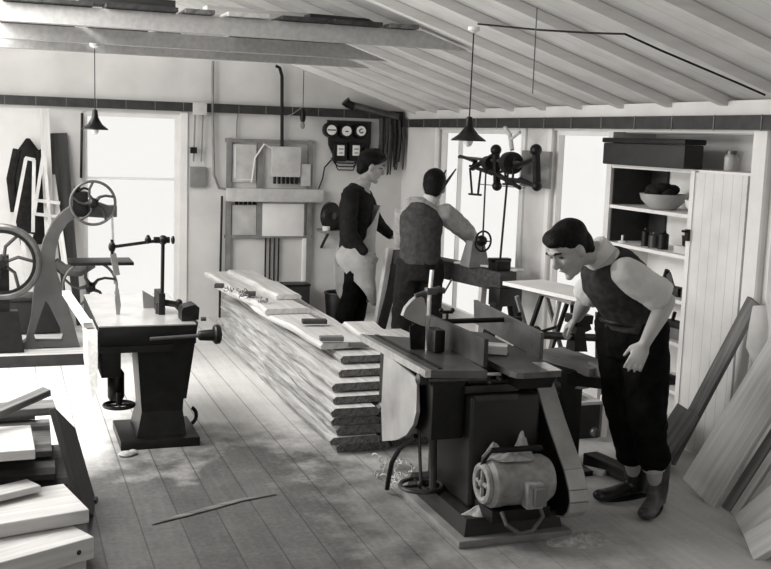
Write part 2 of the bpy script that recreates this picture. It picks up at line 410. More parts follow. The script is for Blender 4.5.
#==LOFT==
for i, (x, w_, z, m_, lb) in enumerate(((.25, .5, 2.575, 'w_dark', 'dark plank stored on the tie beams, far left'), (.78, .42, 2.575, 'w_dark', 'dark plank stored on the tie beams above the white door'), (1.12, .18, 2.575, 'w_mid', 'narrow grey plank stored on the tie beams'), (1.42, .26, 2.575, 'w_light', 'pale plank stored on the tie beams'), (1.78, .3, 2.575, 'w_dark', 'dark plank beside the pale one on the tie beams'), (2.13, .32, 2.575, 'w_dark', 'wide dark plank on the tie beams above the switchboard'), (2.44, .2, 2.575, 'w_mid', 'grey plank on the tie beams nearest the roof slope'))):
    board('stored_plank', lb, 'plank', (x, 6.5, z), (x+.03*(i%3-1), 8.75, z), w_, .026, m_, (-1, 0, 0), 'planks stored on the tie beams')
for i, (x0, x1, y, z, m_, lb) in enumerate(((.42, 1.0, 6.72, 2.64, 'w_dark', 'dark beam lying crosswise on the stored planks at left'), (1.85, 2.3, 6.75, 2.62, 'w_dark', 'dark board on edge over the stored planks at right'), (1.2, 1.9, 6.8, 2.63, 'w_light', 'pale timber lying crosswise over the stored planks'))):
    board('loft_timber', lb, 'timber', (x0, y, z), (x1, y+.05, z), .12, z-2.577, m_, (0, 1, 0))
#==PART2==
# ================================================================== PENDANT LAMPS
def pendant(x, y, ztop, zb, r, h, label, bulb=True, bend=0):
    t = root('pendant_lamp', (x, y, zb), label, 'lamp', None)
    MB().tube([(x+bend, y, ztop), (x+bend*.5, y, (ztop+zb)/2), (x, y, zb+h+.03)], .004, 6).build('cord', 'iron', t)
    MB().lathe((x+bend, y, ztop-.035), [(.012, 0), (.035, .015), (.035, .035)], seg=16).build('ceiling_rose', 'white' if bulb else 'iron', t)
    MB().lathe((x, y, zb), [(r, 0), (r*.98, .008), (r*.55, h*.45), (.03, h*.85), (.024, h), (.018, h+.05), (.008, h+.055), (.006, h+.05), (.02, h*.8), (r*.5, h*.4), (r*.96, .004)], seg=28).build('lamp_shade', 'iron', t)
    if bulb: MB().lathe((x, y, zb-.035), [(.003, 0), (.02, .008), (.028, .03), (.022, .055), (.012, .08)], seg=16).build('bulb', 'bulb', t)
    return t
def onceil(px, py, off=.09):
    d = ray(px, py); k = (ZE+SL*XR-off-H)/(d.z+SL*d.x); return V((d.x*k, d.y*k, H+d.z*k))
pl = PY(95, 125, 7.95); pendant(pl.x, 7.95, 2.445, 1.832, .093, .09, 'black conical pendant lamp on a thin cord in front of the white back door')
ph_ = onceil(474, 27, .06); pr_ = PY(468.5, 138, ph_.y); pr2 = PY(468.5, 141, ph_.y); pendant(pr_.x, ph_.y, ph_.z, pr2.z, .105, .09, 'black conical pendant lamp hanging above the workman in the striped shirt', bend=ph_.x-pr_.x)
# bare lamp holder in the middle
pm = PY(303, 110, 10.2); t = root('lamp_holder', (pm.x, 10.2, 1.93), 'small bare lamp holder hanging on a thin cord beside the meters', 'lamp')
MB().tube([(pm.x, 10.2, 2.5), (pm.x, 10.2, 2.1)], .004, 6).build('cord', 'iron', t)
MB().lathe((pm.x, 10.2, 1.97), [(.02, 0), (.028, .03), (.028, .09), (.012, .13)], seg=14).build('socket', 'iron', t)
MB().lathe((pm.x, 10.2, 1.9), [(.004, 0), (.022, .015), (.022, .045), (.012, .07)], seg=14).build('bulb', 'grey', t)
MB().tube([(pm.x, 10.2, 2.12), (pm.x-.1, 10.24, 2.04), (pm.x-.16, 10.3, 2.02)], .004, 6).build('wire', 'grey', t)
# thin far cord and ceiling cable
def cable(name, pts, r, m, label, cat='cable'):
    return tag(MB().tube(pts, r, 6).build(name, m), label, cat)
cable('ceiling_cable', [onceil(*p) for p in ((478, 24), (540, 30), (590, 33), (625, 34), (660, 50), (700, 67), (740, 84), (765, 95))], .006, 'iron', 'long black cable clipped along the sloping boarded ceiling')
c5 = onceil(537, 8); cable('pull_cord', [c5, V((c5.x, c5.y, c5.z-.42))], .003, 'steeldull', 'thin pull cord hanging from the sloping ceiling right of the lamp', 'cord')

# ================================================================== BACK WALL
yb = YB
t = root('switchboard', (2.47, yb-.06, .26), 'large electrical switchboard of pale framed panels on the back wall', 'switchboard')
def lh(x0, x1, z0, z1, d0, d1): return MB().lohi((x0, yb-d1, z0), (x1, yb-d0, z1), .004)
f = MB()
for x in (2.055, 2.885): f.lohi((x, yb-.05, .26), (x+.045, yb-.001, 1.79))
f.lohi((2.04, yb-.045, 1.75), (2.94, yb-.002, 1.785)).lohi((2.04, yb-.045, .8), (2.94, yb-.002, .83)).lohi((2.362, yb-.04, .79), (2.418, yb-.003, 1.77))
f.build('frame', 'grey', t)
p = lh(2.11, 2.35, 1.36, 1.73, .002, .035).build('panel', 'cream', t)
MB().lohi((2.13, yb-.04, 1.38), (2.145, yb-.035, 1.71)).lohi((2.13, yb-.04, 1.38), (2.33, yb-.035, 1.39)).build('panel_bead', 'white', p)
b = lh(2.5, 2.79, 1.42, 1.72, .002, .10).build('fuse_box', 'cream', t)
k = MB()
for i in range(6): k.lohi((2.52+i*.045, yb-.1, 1.35), (2.54+i*.045, yb-.05, 1.42))
k.build('cable_gland', 'iron', b)
lh(2.8, 2.9, 1.33, 1.55, .002, .08).build('switch_box', 'cream', t)
lh(2.045, 3.03, 1.17, 1.30, .002, .12).build('cable_trunking', 'cream', t)
p = lh(2.11, 2.36, .83, 1.13, .002, .03).build('panel', 'cream', t)
lh(2.42, 2.85, .82, 1.15, .002, .05).build('panel', 'white', t)
k = MB()
for i in range(5): k.lohi((2.14+i*.045, yb-.05, 1.135), (2.17+i*.045, yb-.03, 1.165))
k.build('terminal_strip', 'iron', t)
for i in range(4):
    x = 2.46+i*.045
    MB().tube([(x, yb-.03, .82), (x, yb-.03, .36)], .009, 8).build('conduit', 'iron', t)
lh(2.845, 2.885, .1, .8, .002, .04).build('post', 'white', t)
MB().tube([(2.16, yb-.03, 2.03), (2.15, yb-.03, 1.95), (2.15, yb-.03, 1.79)], .007, 8).build('conduit', 'grey', t)
MB().tube([(2.3, yb-.06, 1.36), (2.33, yb-.06, 1.6), (2.42, yb-.07, 1.74), (2.5, yb-.06, 1.7)], .009, 8).build('flexible_cable', 'white', t)
# conduits on the wall
def P10(px, py): return PY(px, py, yb-.05)
cable('conduit_pipe', [P10(213, 61), P10(212.5, 110), P10(214, 175), P10(219, 188), P10(226, 189)], .014, 'grey', 'pale vertical conduit pipe left of the switchboard', 'pipe')
cable('vent_pipe', [P10(275, 66)+V((0, -.03, 0)), P10(279, 68)+V((0, -.03, 0)), P10(282, 76), P10(282, 150)], .017, 'iron', 'black pipe with a bent top rising above the switchboard', 'pipe')
a, b = PY(348, 104, yb-.13), PY(398, 117, yb-.13)
t = root('slanting_pipe', a, 'thick slanting pipe with dark end under the roof slope by the meters', 'pipe')
MB().tube([a, b], .035, 14).build('pipe', 'steeldull', t); MB().tube([a+V((-.03, 0, .03)), a, a+V((.06, 0, -.02))], [.05, .042, .04], 14).build('elbow', 'iron', t)
cable('thin_pole', [P10(222, 196), P10(220, 286), V((P10(220, 286).x, YB-.05, .0))], .012, 'iron', 'thin dark pole standing against the back wall left of the switchboard', 'pole')
cable('hanging_rod', [P10(82, 113), P10(81, 178)], .013, 'iron', 'dark upright rod hanging at the left edge of the white door', 'rod')
t = root('isolator_switch', (1.78, yb-.04, 1.3), 'wall switch with two rods rising to a small box beside the door', 'switch')
lh(1.71, 1.84, 2.0, 2.12, .062, .11).build('box', 'cream', t)
for x in (1.735, 1.81): MB().tube([(x, yb-.06, 2.02), (x-.01, yb-.05, 1.55)], .008, 8).build('rod', 'grey', t)
lh(1.7, 1.85, 1.3, 1.5, .002, .05).build('switch_plate', 'grey', t)
MB().box((1.72, yb-.07, 1.66), (.06, .05, .06)).build('lever', 'iron', t)
# meters
t = root('meter_board', (3.27, yb, 1.6), 'dark backboard carrying the electricity meters near the corner', 'board')
MB().prism([(3.08, yb-.03, 2.0), (3.55, yb-.03, 2.0), (3.55, yb-.03, 1.78), (3.5, yb-.03, 1.6), (3.17, yb-.03, 1.6), (3.1, yb-.03, 1.75)], (0, .029, 0)).build('backboard', 'darkpaint', t)
for i in range(3):
    zz = 1.58-.035*i; x0 = 3.14+.02*i
    MB().tube([(x0-.02, yb-.05, 1.62), (x0, yb-.05, zz+.02), (3.2, yb-.05, zz-.01), (3.36, yb-.05, zz-.01), (3.45-.02*i, yb-.05, 1.63)], .007, 6).build('wire', 'iron', t)
MB().tube([(3.13, yb-.03, 1.6), (3.06, yb-.03, 1.52), (3.04, yb-.03, 1.4), (3.0, yb-.03, 1.3)], .008, 6).build('wire', 'iron', t)
for i, (px, py, nm) in enumerate(((332, 130, 'left'), (347, 131, 'middle'), (361.5, 131, 'right-hand'))):
    c = PY(px, py, yb-.12)
    t = root('electric_meter', (c.x, yb-.03, c.z), 'round black electricity meter with white dial, %s one of the upper row' % nm, 'meter', 'round meters')
    MB().lathe((c.x, yb-.03, c.z), [(.078, 0), (.078, .05), (.07, .075), (.052, .078)], (0, -1, 0), 24).build('case', 'iron', t)
    MB().lathe((c.x, yb-.109, c.z), [(.05, 0), (.05, .006)], (0, -1, 0), 24).build('dial', 'white', t)
    if i < 2: MB().box((c.x, yb-.118, c.z+(.0 if i == 0 else -.005)), (.09 if i == 0 else .03, .004, .012)).build('dial_mark', 'iron', t)
    else: MB().torus((c.x, yb-.118, c.z), .02, .005, (0, 1, 0), 20, 6, 1.2, 6.0).build('dial_mark', 'iron', t)
for px, nm in ((341, 'left'), (356.3, 'right-hand')):
    c = PY(px, 151, yb-.11)
    t = root('electric_meter', (c.x, yb-.03, c.z), 'black electricity meter with square white face, %s one of the lower row' % nm, 'meter', 'square meters')
    MB().box((c.x, yb-.065, c.z-.01), (.14, .07, .19), None, .012).build('case', 'iron', t)
    MB().box((c.x, yb-.105, c.z+.005), (.075, .01, .105), None, .003).build('dial', 'white', t)
    MB().box((c.x, yb-.113, c.z+.02), (.05, .004, .012)).box((c.x, yb-.113, c.z-.02), (.04, .004, .01)).build('dial_mark', 'grey', t)
c = PY(371, 158, yb-.1)
t = root('junction_box', (c.x, yb-.03, c.z), 'black metal fuse box right of the square meters', 'box')
MB().box((c.x, yb-.08, c.z), (.16, .1, .2), None, .01).build('case', 'iron', t); MB().box((c.x-.01, yb-.135, c.z+.08), (.05, .006, .008)).build('label_plate', 'grey', t)
# ropes and straps hanging in the corner
t = root('hanging_ropes', (3.75, yb-.1, 1.5), 'dark bundle of ropes and belts hanging in the far corner', 'ropes')
for i in range(16):
    x = 3.63+.016*i; y = yb-.05-R_.random()*.09; z1 = 1.45+.22*R_.random()
    MB().tube([(x, y, 2.04), (x+.01*R_.uniform(-1, 1), y-.02, 1.85), (x+.02*R_.uniform(-1, 1), y, z1)], [.016, .017, .008], 7).build('rope_strand', 'rope', t)
# bench grinder on a bracket shelf
t = root('wall_shelf', (3.15, yb, .88), 'small bracket shelf on the back wall behind the man in the apron', 'shelf')
MB().lohi((3.0, yb-.3, .87), (3.31, yb-.001, .895)).build('board', 'grey', t)
for x in (3.05, 3.26): MB().bar((x, yb-.01, .7), (x, yb-.25, .87), .02, .02).build('bracket', 'iron', t)
t = root('bench_grinder', (3.13, yb-.18, .895), 'black round grinding wheel on the small wall shelf', 'grinder')
MB().lathe((3.09, yb-.18, 1.04), [(.04, -.03), (.135, -.03), (.14, -.02), (.14, .02), (.135, .03), (.04, .03)], V((1, -1.3, 0)), 26).build('wheel_guard', 'iron', t)
MB().lathe((3.09, yb-.18, 1.04), [(.03, -.05), (.035, .05)], V((1, -1.3, 0)), 16).build('spindle', 'steeldull', t)
MB().box((3.17, yb-.12, .96), (.1, .1, .13), None, .01).build('body', 'iron', t)
tag(MB().lathe((3.03, yb-.24, .896), [(.035, 0), (.04, .04), (.03, .045)], seg=16).build('tin_lid', 'white'), 'small pale tin on the bracket shelf left of the grinder', 'tin')
# things on the floor by the back wall
t = root('metal_box', (2.7, yb-.2, 0), 'dark metal box on the floor under the switchboard conduits', 'box')
MB().box((2.73, yb-.2, .17), (.26, .2, .34), None, .008).build('body', 'darkpaint', t); MB().box((2.73, yb-.2, .35), (.27, .21, .02)).build('lid', 'iron', t)
c = PY(268, 284, yb-.25)
t = root('oil_can', (2.47, yb-.25, 0), 'small grey can with a pointed spout below the conduits', 'can')
MB().lathe((2.47, yb-.25, 0), [(.07, 0), (.07, .2), (.02, .3), (.006, .42)], seg=18).build('body', 'steeldull', t)
MB().torus((2.53, yb-.25, .14), .05, .008, (0, 1, 0), 16, 6).build('handle', 'iron', t)
t = root('round_bin', (3.17, yb-.3, 0), 'dark round bin on the floor behind the apron man', 'bin')
MB().lathe((3.17, yb-.3, 0), [(.13, 0), (.15, .26), (.145, .27), (.12, .02)], seg=24).build('body', 'iron', t); MB().torus((3.17, yb-.3, .27), .15, .01).build('rim', 'ironworn', t)

# ================================================================== RIGHT WALL CUPBOARD
y0, y1 = 4.85, 6.30
xb = XR+.34
t = root('built_in_cupboard', (XR+.17, 5.58, 0), 'white built-in cupboard with open shelves and one tongue-and-groove door', 'cupboard')
MB().lohi((xb, y0, 0), (xb+.02, y1, 1.95)).lohi((XR+.101, y0-.03, 0), (xb, y0, 1.95)).lohi((XR+.101, y1, 0), (xb, y1+.03, 1.95)).lohi((XR, y0, 0), (xb, y1, .03)).lohi((XR+.101, y0, 1.93), (xb, y1, 1.95)).build('carcass', 'white', t)
for z in (1.715, 1.44, 1.185, .905, .635, .33):
    MB().lohi((XR+.005, y0 if z > 1.7 else 5.3, z-.022), (xb, y1, z)).build('shelf', 'white', t)
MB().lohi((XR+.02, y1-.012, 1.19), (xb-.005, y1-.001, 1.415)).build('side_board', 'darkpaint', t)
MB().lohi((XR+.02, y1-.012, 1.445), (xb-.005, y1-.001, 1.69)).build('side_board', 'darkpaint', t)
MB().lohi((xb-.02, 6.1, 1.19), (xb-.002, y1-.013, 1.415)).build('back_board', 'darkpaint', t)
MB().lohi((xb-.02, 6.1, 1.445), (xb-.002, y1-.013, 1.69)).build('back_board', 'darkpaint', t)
d = MB().lohi((XR-.012, 4.86, .02), (XR+.012, 5.36, 1.70)).build('door', 'tg', t, False)
MB().lohi((XR-.02, 5.335, .02), (XR+.02, 5.375, 1.71)).build('door_stile', 'white', d)
MB().box((XR-.03, 5.35, 1.32), (.02, .03, .07)).tube([(XR-.03, 5.35, 1.34), (XR-.07, 5.35, 1.345)], .008, 8).build('latch', 'iron', d)
# contents
def sb(name, c, size, m, label, cat, bev=.006): return tag(MB().box(c, size, None, bev).build(name, m), label, cat)
t = root('wooden_chest', (XR+.12, 5.9, 1.715), 'long black chest on top of the open shelves', 'chest')
MB().lohi((XR-.08, 5.37, 1.717), (XR+.06, 6.29, 1.86), .01).build('body', 'darkpaint', t)
MB().lohi((XR-.09, 5.36, 1.861), (XR+.07, 6.295, 1.895), .01).build('lid', 'iron', t)
t = root('glass_jar', (XR+.1, 5.16, 1.715), 'small glass jar standing on the cupboard top shelf beside the chest', 'jar')
MB().lathe((XR+.1, 5.16, 1.717), [(.035, 0), (.04, .01), (.04, .08), (.025, .1)], seg=18).build('jar_body', 'ceramic', t); MB().lathe((XR+.1, 5.16, 1.815), [(.03, 0), (.03, .02)], seg=16).build('lid', 'steeldull', t)
def bowl(name, y, z, r, h, m, label, x=XR+.12):
    return tag(MB().lathe((x, y, z+.001), [(r*.5, 0), (r*.6, .01), (r*.92, h*.6), (r, h), (r*.94, h), (r*.85, h*.6), (r*.5, .02)], seg=28).build(name, m), label, 'bowl')
bowl('mixing_bowl', 5.84, 1.44, .155, .1, 'ceramic', 'large stoneware bowl full of dark rags on the upper shelf')
MB_ = MB()
for i in range(9):
    MB_.ball((XR+.12+R_.uniform(-.07, .07), 5.84+R_.uniform(-.09, .09), 1.555+R_.uniform(-.02, .03)), (.05, .05, .035), seg=10)
tag(MB_.build('rags', 'vest'), 'dark crumpled rags heaped in the large bowl', 'rags')
bowl('small_bowl', 5.43, 1.44, .09, .085, 'white', 'smaller white bowl by the cupboard door on the upper shelf', XR+.1)
sb('paint_tin', (XR+.25, 5.42, 1.53), (.1, .1, .17), 'midgrey', 'grey square tin behind the smaller white bowl', 'tin')
for y, r, h, lb, m in ((5.98, .03, .12, 'left', 'iron'), (5.88, .04, .1, 'middle', 'ironworn'), (5.78, .035, .12, 'right-hand', 'iron')):
    tag(MB().lathe((XR+.1, y, 1.186), [(r, 0), (r, h*.8), (r*.5, h*.9), (r*.45, h)], seg=16).build('bottle', m), 'small dark bottle on the second open shelf, %s of three' % lb, 'bottle', 'dark bottles on the second shelf')
tag(MB().lathe((XR+.06, 6.2, 1.186), [(.03, 0), (.03, .008), (.008, .015), (.008, .05)], seg=14).build('candle_stub', 'white'), 'white candle stub at the far end of the second shelf', 'candle')
t = root('tool_rack', (XR+.08, 5.45, 1.186), 'small pale wooden rack holding upright tools on the second shelf', 'rack')
MB().lohi((XR+.04, 5.38, 1.187), (XR+.12, 5.58, 1.235), .003).build('block', 'cream', t)
for i in range(4): MB().tube([(XR+.08, 5.4+i*.045, 1.235), (XR+.08, 5.4+i*.045, 1.3+.01*(i % 3))], [.008, .014], 8).build('tool_handle', 'iron' if i % 2 else 'white', t)
def plane_tool(y, z, label, L=.24):
    x = XR+.1; t = root('hand_plane', (x, y, z), label, 'plane')
    MB().box((x, y, z+.03), (.07, L, .055), None, .006).build('body', 'darkpaint', t)
    MB().tube([(x, y+L*.28, z+.05), (x, y+L*.32, z+.1), (x, y+L*.22, z+.15)], [.016, .015, .018], 8).build('handle', 'iron', t)
    MB().bar((x, y-.02, z+.04), (x, y+.04, z+.13), .045, .01, (1, 0, 0)).build('iron', 'steeldull', t)
plane_tool(5.66, .906, 'dark wooden hand plane with a tall handle on the third shelf')
plane_tool(5.42, .906, 'dark hand plane nearest the cupboard door on the third shelf', .18)
sb('dark_block', (XR+.12, 5.62, .672), (.12, .3, .07), 'midgrey', 'grey wooden block lying on the fourth shelf', 'block')
plane_tool(5.7, .33, 'dark hand plane on the lowest visible shelf', .26)
t = root('hand_plane', (XR+.1, 5.55, .706), 'dark hand plane lying on the grey block on the fourth shelf', 'plane')
MB().box((XR+.1, 5.56, .728), (.06, .22, .04), None, .006).build('body', 'darkpaint', t); MB().tube([(XR+.1, 5.62, .745), (XR+.1, 5.6, .8)], .012, 8).build('handle', 'iron', t)

# ================================================================== COUNTERSHAFT HANGER + LATHE
t = root('countershaft', (3.86, 7.7, 1.7), 'overhead belt countershaft with curved iron brackets on the right wall', 'countershaft')
MB().lohi((XR-.045, 7.1, 1.5), (XR-.0205, 7.56, 1.78)).build('backing_board', 'grey', t)
def hx(px, py, X=3.7): return PX(px, py, X)
MB().tube([hx(459, 157), hx(520, 163)], .013, 10).build('shaft', 'steeldull', t)
for px in (498, 538):
    a = hx(px, 150); k = MB()
    k.bar(hx(px-2, 148), hx(px-1, 188), .05, .04, (1, 0, 0)).ball(hx(px-2, 150), .045).ball(hx(px-1, 186), .04)
    k.build('bracket', 'iron', t)
for a_, b_, c_ in (((460, 156), (473, 168), (498, 152)), ((500, 172), (518, 166), (536, 158)), ((500, 178), (520, 180), (536, 186)), ((470, 166), (490, 170), (520, 188))):
    MB().tube([hx(*a_), (hx(*a_)+hx(*b_)*2+hx(*c_))/4, hx(*b_), (hx(*c_)+hx(*b_)*2+hx(*a_))/4 if False else (hx(*b_)+hx(*c_))/2, hx(*c_)], [.012, .02, .024, .02, .016], 8).build('curved_arm', 'iron', t)
for px, r in ((489, .055), (511, .085)):
    c = hx(px, 163); MB().lathe(c, [(.02, -.05), (r, -.045), (r*1.05, 0), (r, .045), (.02, .05)], (0, 1, 0), 22).build('pulley', 'iron', t)
for px, w_ in ((475, 5), (509, 5)):
    y_ = 160 if px < 500 else 150
    MB().tube([hx(px-w_, y_+8), hx(px-w_+2, y_+34)], .01, 8).build('belt_fork', 'iron', t)
    MB().tube([hx(px+w_+1, y_+8), hx(px+w_-2, y_+34)], .01, 8).build('belt_fork', 'iron', t)
    MB().tube([hx(px-w_-1, y_+34), hx(px+w_+1, y_+35)], .009, 8).build('fork_bar', 'iron', t)
MB().tube([hx(512, 150), hx(510, 135), hx(505, 128)], .018, 8).tube([hx(510, 140), hx(520, 132)], .012, 8).build('wall_bracket', 'cream', t)
MB().tube([hx(478, 184), hx(525, 188)], .004, 6).build('cord', 'steeldull', t)
# lathe
A, B = V((3.27, 8.72, .86)), V((3.60, 7.15, .86))
dl = (B-A).normalized(); sd = V((0, 0, 1)).cross(dl)
t = root('wood_lathe', (3.3, 7.7, 0), 'long dark wood lathe on splayed legs along the right windows', 'lathe')
MB().bar(A-V((0, 0, .075)), B-V((0, 0, .075)), .16, .15, bev=.01).build('bed', 'w_bench', t)
for P_, s_ in ((A+dl*.08, 1), (B-dl*.03, 1)):
    MB().box(P_+V((0, 0, -.19)), (.22, .14, .14), Matrix.Rotation(math.atan2(sd.y, sd.x), 3, 'Z'), .01).build('leg_bracket', 'iron', t)
    for q in (-1, 1):
        MB().bar(P_+sd*q*.06+V((0, 0, -.18)), V((P_.x, P_.y, 0))+sd*q*.24, .07, .07, dl).build('leg', 'iron', t)
MB().bar(B-dl*.25+V((0, 0, -.15))-sd*.05, V((B.x, B.y, 0))-dl*.1-sd*.2, .04, .05, sd).build('brace_and_lit_edge', 'cream', t)
MB().bar(A+dl*.03+V((-.1, -.04, .02)), V((A.x-.23, A.y-.1, 0)), .05, .05, sd).build('brace_and_lit_edge', 'cream', t)  # added pale bar standing for the lit edge of the far leg
c = PY(482, 241, 7.4)
hb = V((c.x+.0, 7.52, .86))
MB().hexa([hb+V((x, y, 0)) for x, y in ((-.09, -.09), (.09, -.09), (.09, .09), (-.09, .09))], [hb+V((x, y, .2)) for x, y in ((-.05, -.06), (.05, -.06), (.05, .06), (-.05, .06))]).build('headstock', 'midgrey', t)
wh = MB().torus((c.x, 7.38, c.z), .078, .008, (0.25, -1, 0), 28, 8); wh.build('handwheel', 'iron', t)
MB().tube([(c.x-.07, 7.38, c.z), (c.x+.07, 7.38, c.z)], .005, 6).tube([(c.x, 7.38, c.z-.07), (c.x, 7.38, c.z+.07)], .005, 6).ball((c.x, 7.41, c.z), .045).tube([(c.x, 7.38, c.z), (c.x, 7.5, c.z)], .02, 10).build('hub', 'iron', t)
tb = B-dl*.12
MB().box(tb+V((0, 0, .04)), (.12, .16, .08), None, .01).box(tb+V((0, 0, .08)), (.17, .07, .03), None, .006).build('tailstock', 'iron', t)
MB().tube([A+dl*.5+V((-.08, 0, -.12)), A+dl*.52+V((-.12, -.02, -.2)), A+dl*.48+V((-.14, -.02, -.24))], .008, 8).build('crank', 'iron', t)
for a_, b_, lb in (((486, 168), (483, 234), 'left-hand'), ((508, 172), (500, 262), 'right-hand')):
    p = hx(*a_); q = PY(*b_, 7.3 if a_[0] < 500 else 7.25)
    tag(MB().bar(p, q, .028, .006, (1, 0, 0)).build('drive_belt', 'iron'), 'thin dark drive belt from the countershaft down to the lathe, %s one' % lb, 'belt', 'lathe drive belts')
board('turning_blank', 'thin pale board lying across the near end of the lathe bed', 'board', PZ(457, 261, .882), PZ(521, 269, .882), .09, .015, 'w_pale', (0, 1, 0))

# trestle table with white board under the window
A, B = PY(523, 274, 6.35), PY(600, 291, 5.6)
t = root('trestle_table', ((A.x+B.x)/2, 6.0, 0), 'thin white-topped folding trestle table behind the stooping man', 'table')
ld_ = V((B.x-A.x, B.y-A.y, 0)).normalized()
MB().bar(V((A.x, A.y, .9)), V((B.x, B.y, .9)), .34, .025).build('tabletop', 'white', t)
MB().bar(V((A.x, A.y, .875))+V((.1, .02, 0)), V((B.x, B.y, .875))-V((.05, 0, 0)), .3, .02).build('frame', 'grey', t)
m_ = (A+B)/2
for dx0, dx1, mm in ((-.02, -.3, 'iron'), (-.2, .12, 'grey'), (.12, -.05, 'cream'), (.2, .3, 'iron')):
    for q in (-.12, .12):
        o_ = V((-ld_.y, ld_.x, 0))*q
        MB().bar(V((m_.x+dx0, m_.y, .87))+o_, V((m_.x+dx1, m_.y, 0))+o_, .025, .022).build('leg', mm, t)
#==PART3==
# ================================================================== BANDSAW (against the back wall)
def plank(*a, **k): return board(*a, **k)
YP = 8.64
t = root('machine_platform', (.1, 8.95, 0), 'low pale wooden platform with dark front edge under the bandsaw', 'platform')
MB().lohi((-1.2, 8.40, .07), (.78, 9.62, .088)).build('deck', 'w_pale', t); MB().lohi((-1.2, 8.385, 0), (.78, 8.399, .088)).build('front_edge', 'darkpaint', t)
def by(px, py, Y=YP): return PY(px, py, Y)
t = root('bandsaw', (.3, YP, .1), 'grey cast-iron bandsaw with curved frame and open spoked wheels by the door', 'bandsaw')
outl = [(11, 352), (26, 341), (31, 320), (34, 290), (38, 262), (44, 240), (53, 222), (64, 211), (76, 203), (92, 200), (109, 206), (117, 206), (117, 217), (104, 218), (90, 217), (76, 217), (67, 224), (60, 235), (56, 250), (55, 263), (58, 275), (64, 292), (72, 318), (80, 347), (45, 347)]
hole = [(45.5, 301), (49, 305), (64, 336), (62, 342), (36, 342), (34, 336), (38, 322)]
bm = bmesh.new()
o3 = [by(*p) for p in outl]; h3 = [by(*p) for p in hole]
oo = [bm.verts.new(p) for p in o3]; hh = [bm.verts.new(p) for p in h3]
es = [bm.edges.new((oo[i], oo[(i+1) % len(oo)])) for i in range(len(oo))] + [bm.edges.new((hh[i], hh[(i+1) % len(hh)])) for i in range(len(hh))]
r = bmesh.ops.triangle_fill(bm, use_beauty=True, edges=es)
fs = [f for f in bm.faces]
# drop faces inside the hole
def inside(p, poly):
    c = False
    for i in range(len(poly)):
        a, b = poly[i], poly[i-1]
        if (a.z > p.z) != (b.z > p.z) and p.x < (b.x-a.x)*(p.z-a.z)/(b.z-a.z)+a.x: c = not c
    return c
for f in fs:
    if inside(f.calc_center_median(), h3): bm.faces.remove(f)
ex = bmesh.ops.extrude_face_region(bm, geom=bm.faces[:])
for v in ex['geom']:
    if isinstance(v, bmesh.types.BMVert): v.co.y += .13
q = MB(); q.b.free(); q.b = bm
q.build('frame', 'bandsaw', t, False)
q = MB().tube([by(54, 262, YP+.05), by(64, 270, YP+.05), by(80, 271, YP+.05), by(94, 264, YP+.05)], [.045, .05, .045, .03], 10)
q.build('lower_arm', 'bandsaw', t)
def spoked(cx, cy, Rp, Y, parent, nm, m='steeldull'):
    c = by(cx, cy, Y); R = (by(cx+Rp, cy, Y)-c).length
    w_ = MB().torus(c, R, .009, (0, 1, 0), 44, 8); w_.torus(c, R-.004, .009, (0, 1, 0), 44, 6)
    w = w_.build(nm, m, parent)
    s_ = MB()
    for k in range(5):
        a0 = k*2*math.pi/5+.4
        s_.tube([c+V((math.cos(a0+x_)*R*f_, 0, math.sin(a0+x_)*R*f_)) for x_, f_ in ((0, .1), (.35, .4), (.15, .65), (-.1, .98))], [.018, .012, .01, .01], 8)
    s_.build('spoke_web', 'ironworn', w)
    MB().lathe(c+V((0, .05, 0)), [(.03, 0), (.04, .02), (.04, .08), (.02, .1), (.015, .16)], (0, -1, 0), 18).build('hub', 'iron', w)
spoked(93, 203, 22.5, YP-.1, t, 'upper_wheel'); spoked(90, 287, 27, YP-.1, t, 'lower_wheel')
MB().box(by(80, 204, YP-.02), (.12, .1, .2), None, .015).tube([by(78, 212, YP-.05), by(79, 186, YP-.05)], .012, 8).tube([by(70, 195, YP-.05), by(84, 188, YP-.06), by(90, 190, YP-.06)], .01, 8).ball(by(75, 190, YP-.05), .03).build('tension_block', 'iron', t)
a = by(76, 262, YP-.3); MB().lohi((a.x-.05, YP-.45, a.z-.012), (a.x+.42, YP-.12, a.z+.012), .004).build('saw_table', 'iron', t)
a = by(112, 214, YP-.1); b = by(115, 284, YP-.1); MB().bar(a, b, .018, .004, (0, 1, 0)).build('blade', 'steel', t)
# flywheel of the neighbouring mortiser
t = root('flywheel_machine', (-.1, 8.6, .1), 'large spoked flywheel on a dark stand at the left edge', 'machine')
c = PY(2, 262, 8.48); w = MB().torus(c, .265, .03, (.1, 1, 0), 48, 10).build('flywheel', 'steeldull', t)
MB().torus(c+V((0, -.02, 0)), .235, .012, (.1, 1, 0), 40, 6).build('rim_band', 'iron', w)
s_ = MB()
for k in range(6):
    a0 = k*math.pi/3; s_.tube([c+V((math.cos(a0+x_)*.245*f_, 0, math.sin(a0+x_)*.245*f_)) for x_, f_ in ((0, .1), (.3, .5), (0, .97))], .013, 8)
s_.build('spoke_web', 'ironworn', w)
MB().lathe(c+V((0, .10, 0)), [(.05, 0), (.05, .16), (.03, .22)], (0, -1, 0), 16).build('hub', 'iron', t)
a = c.x
MB().hexa([(a-.2, 8.50, .1), (a+.15, 8.50, .1), (a+.15, 8.60, .1), (a-.2, 8.60, .1)], [(a-.14, 8.50, .42), (a+.11, 8.50, .42), (a+.11, 8.60, .42), (a-.14, 8.60, .42)]).build('base', 'iron', t)
MB().bar((a, 8.58, .42), (a, 8.58, c.z+.04), .1, .12, (0, 1, 0)).build('column', 'iron', t)
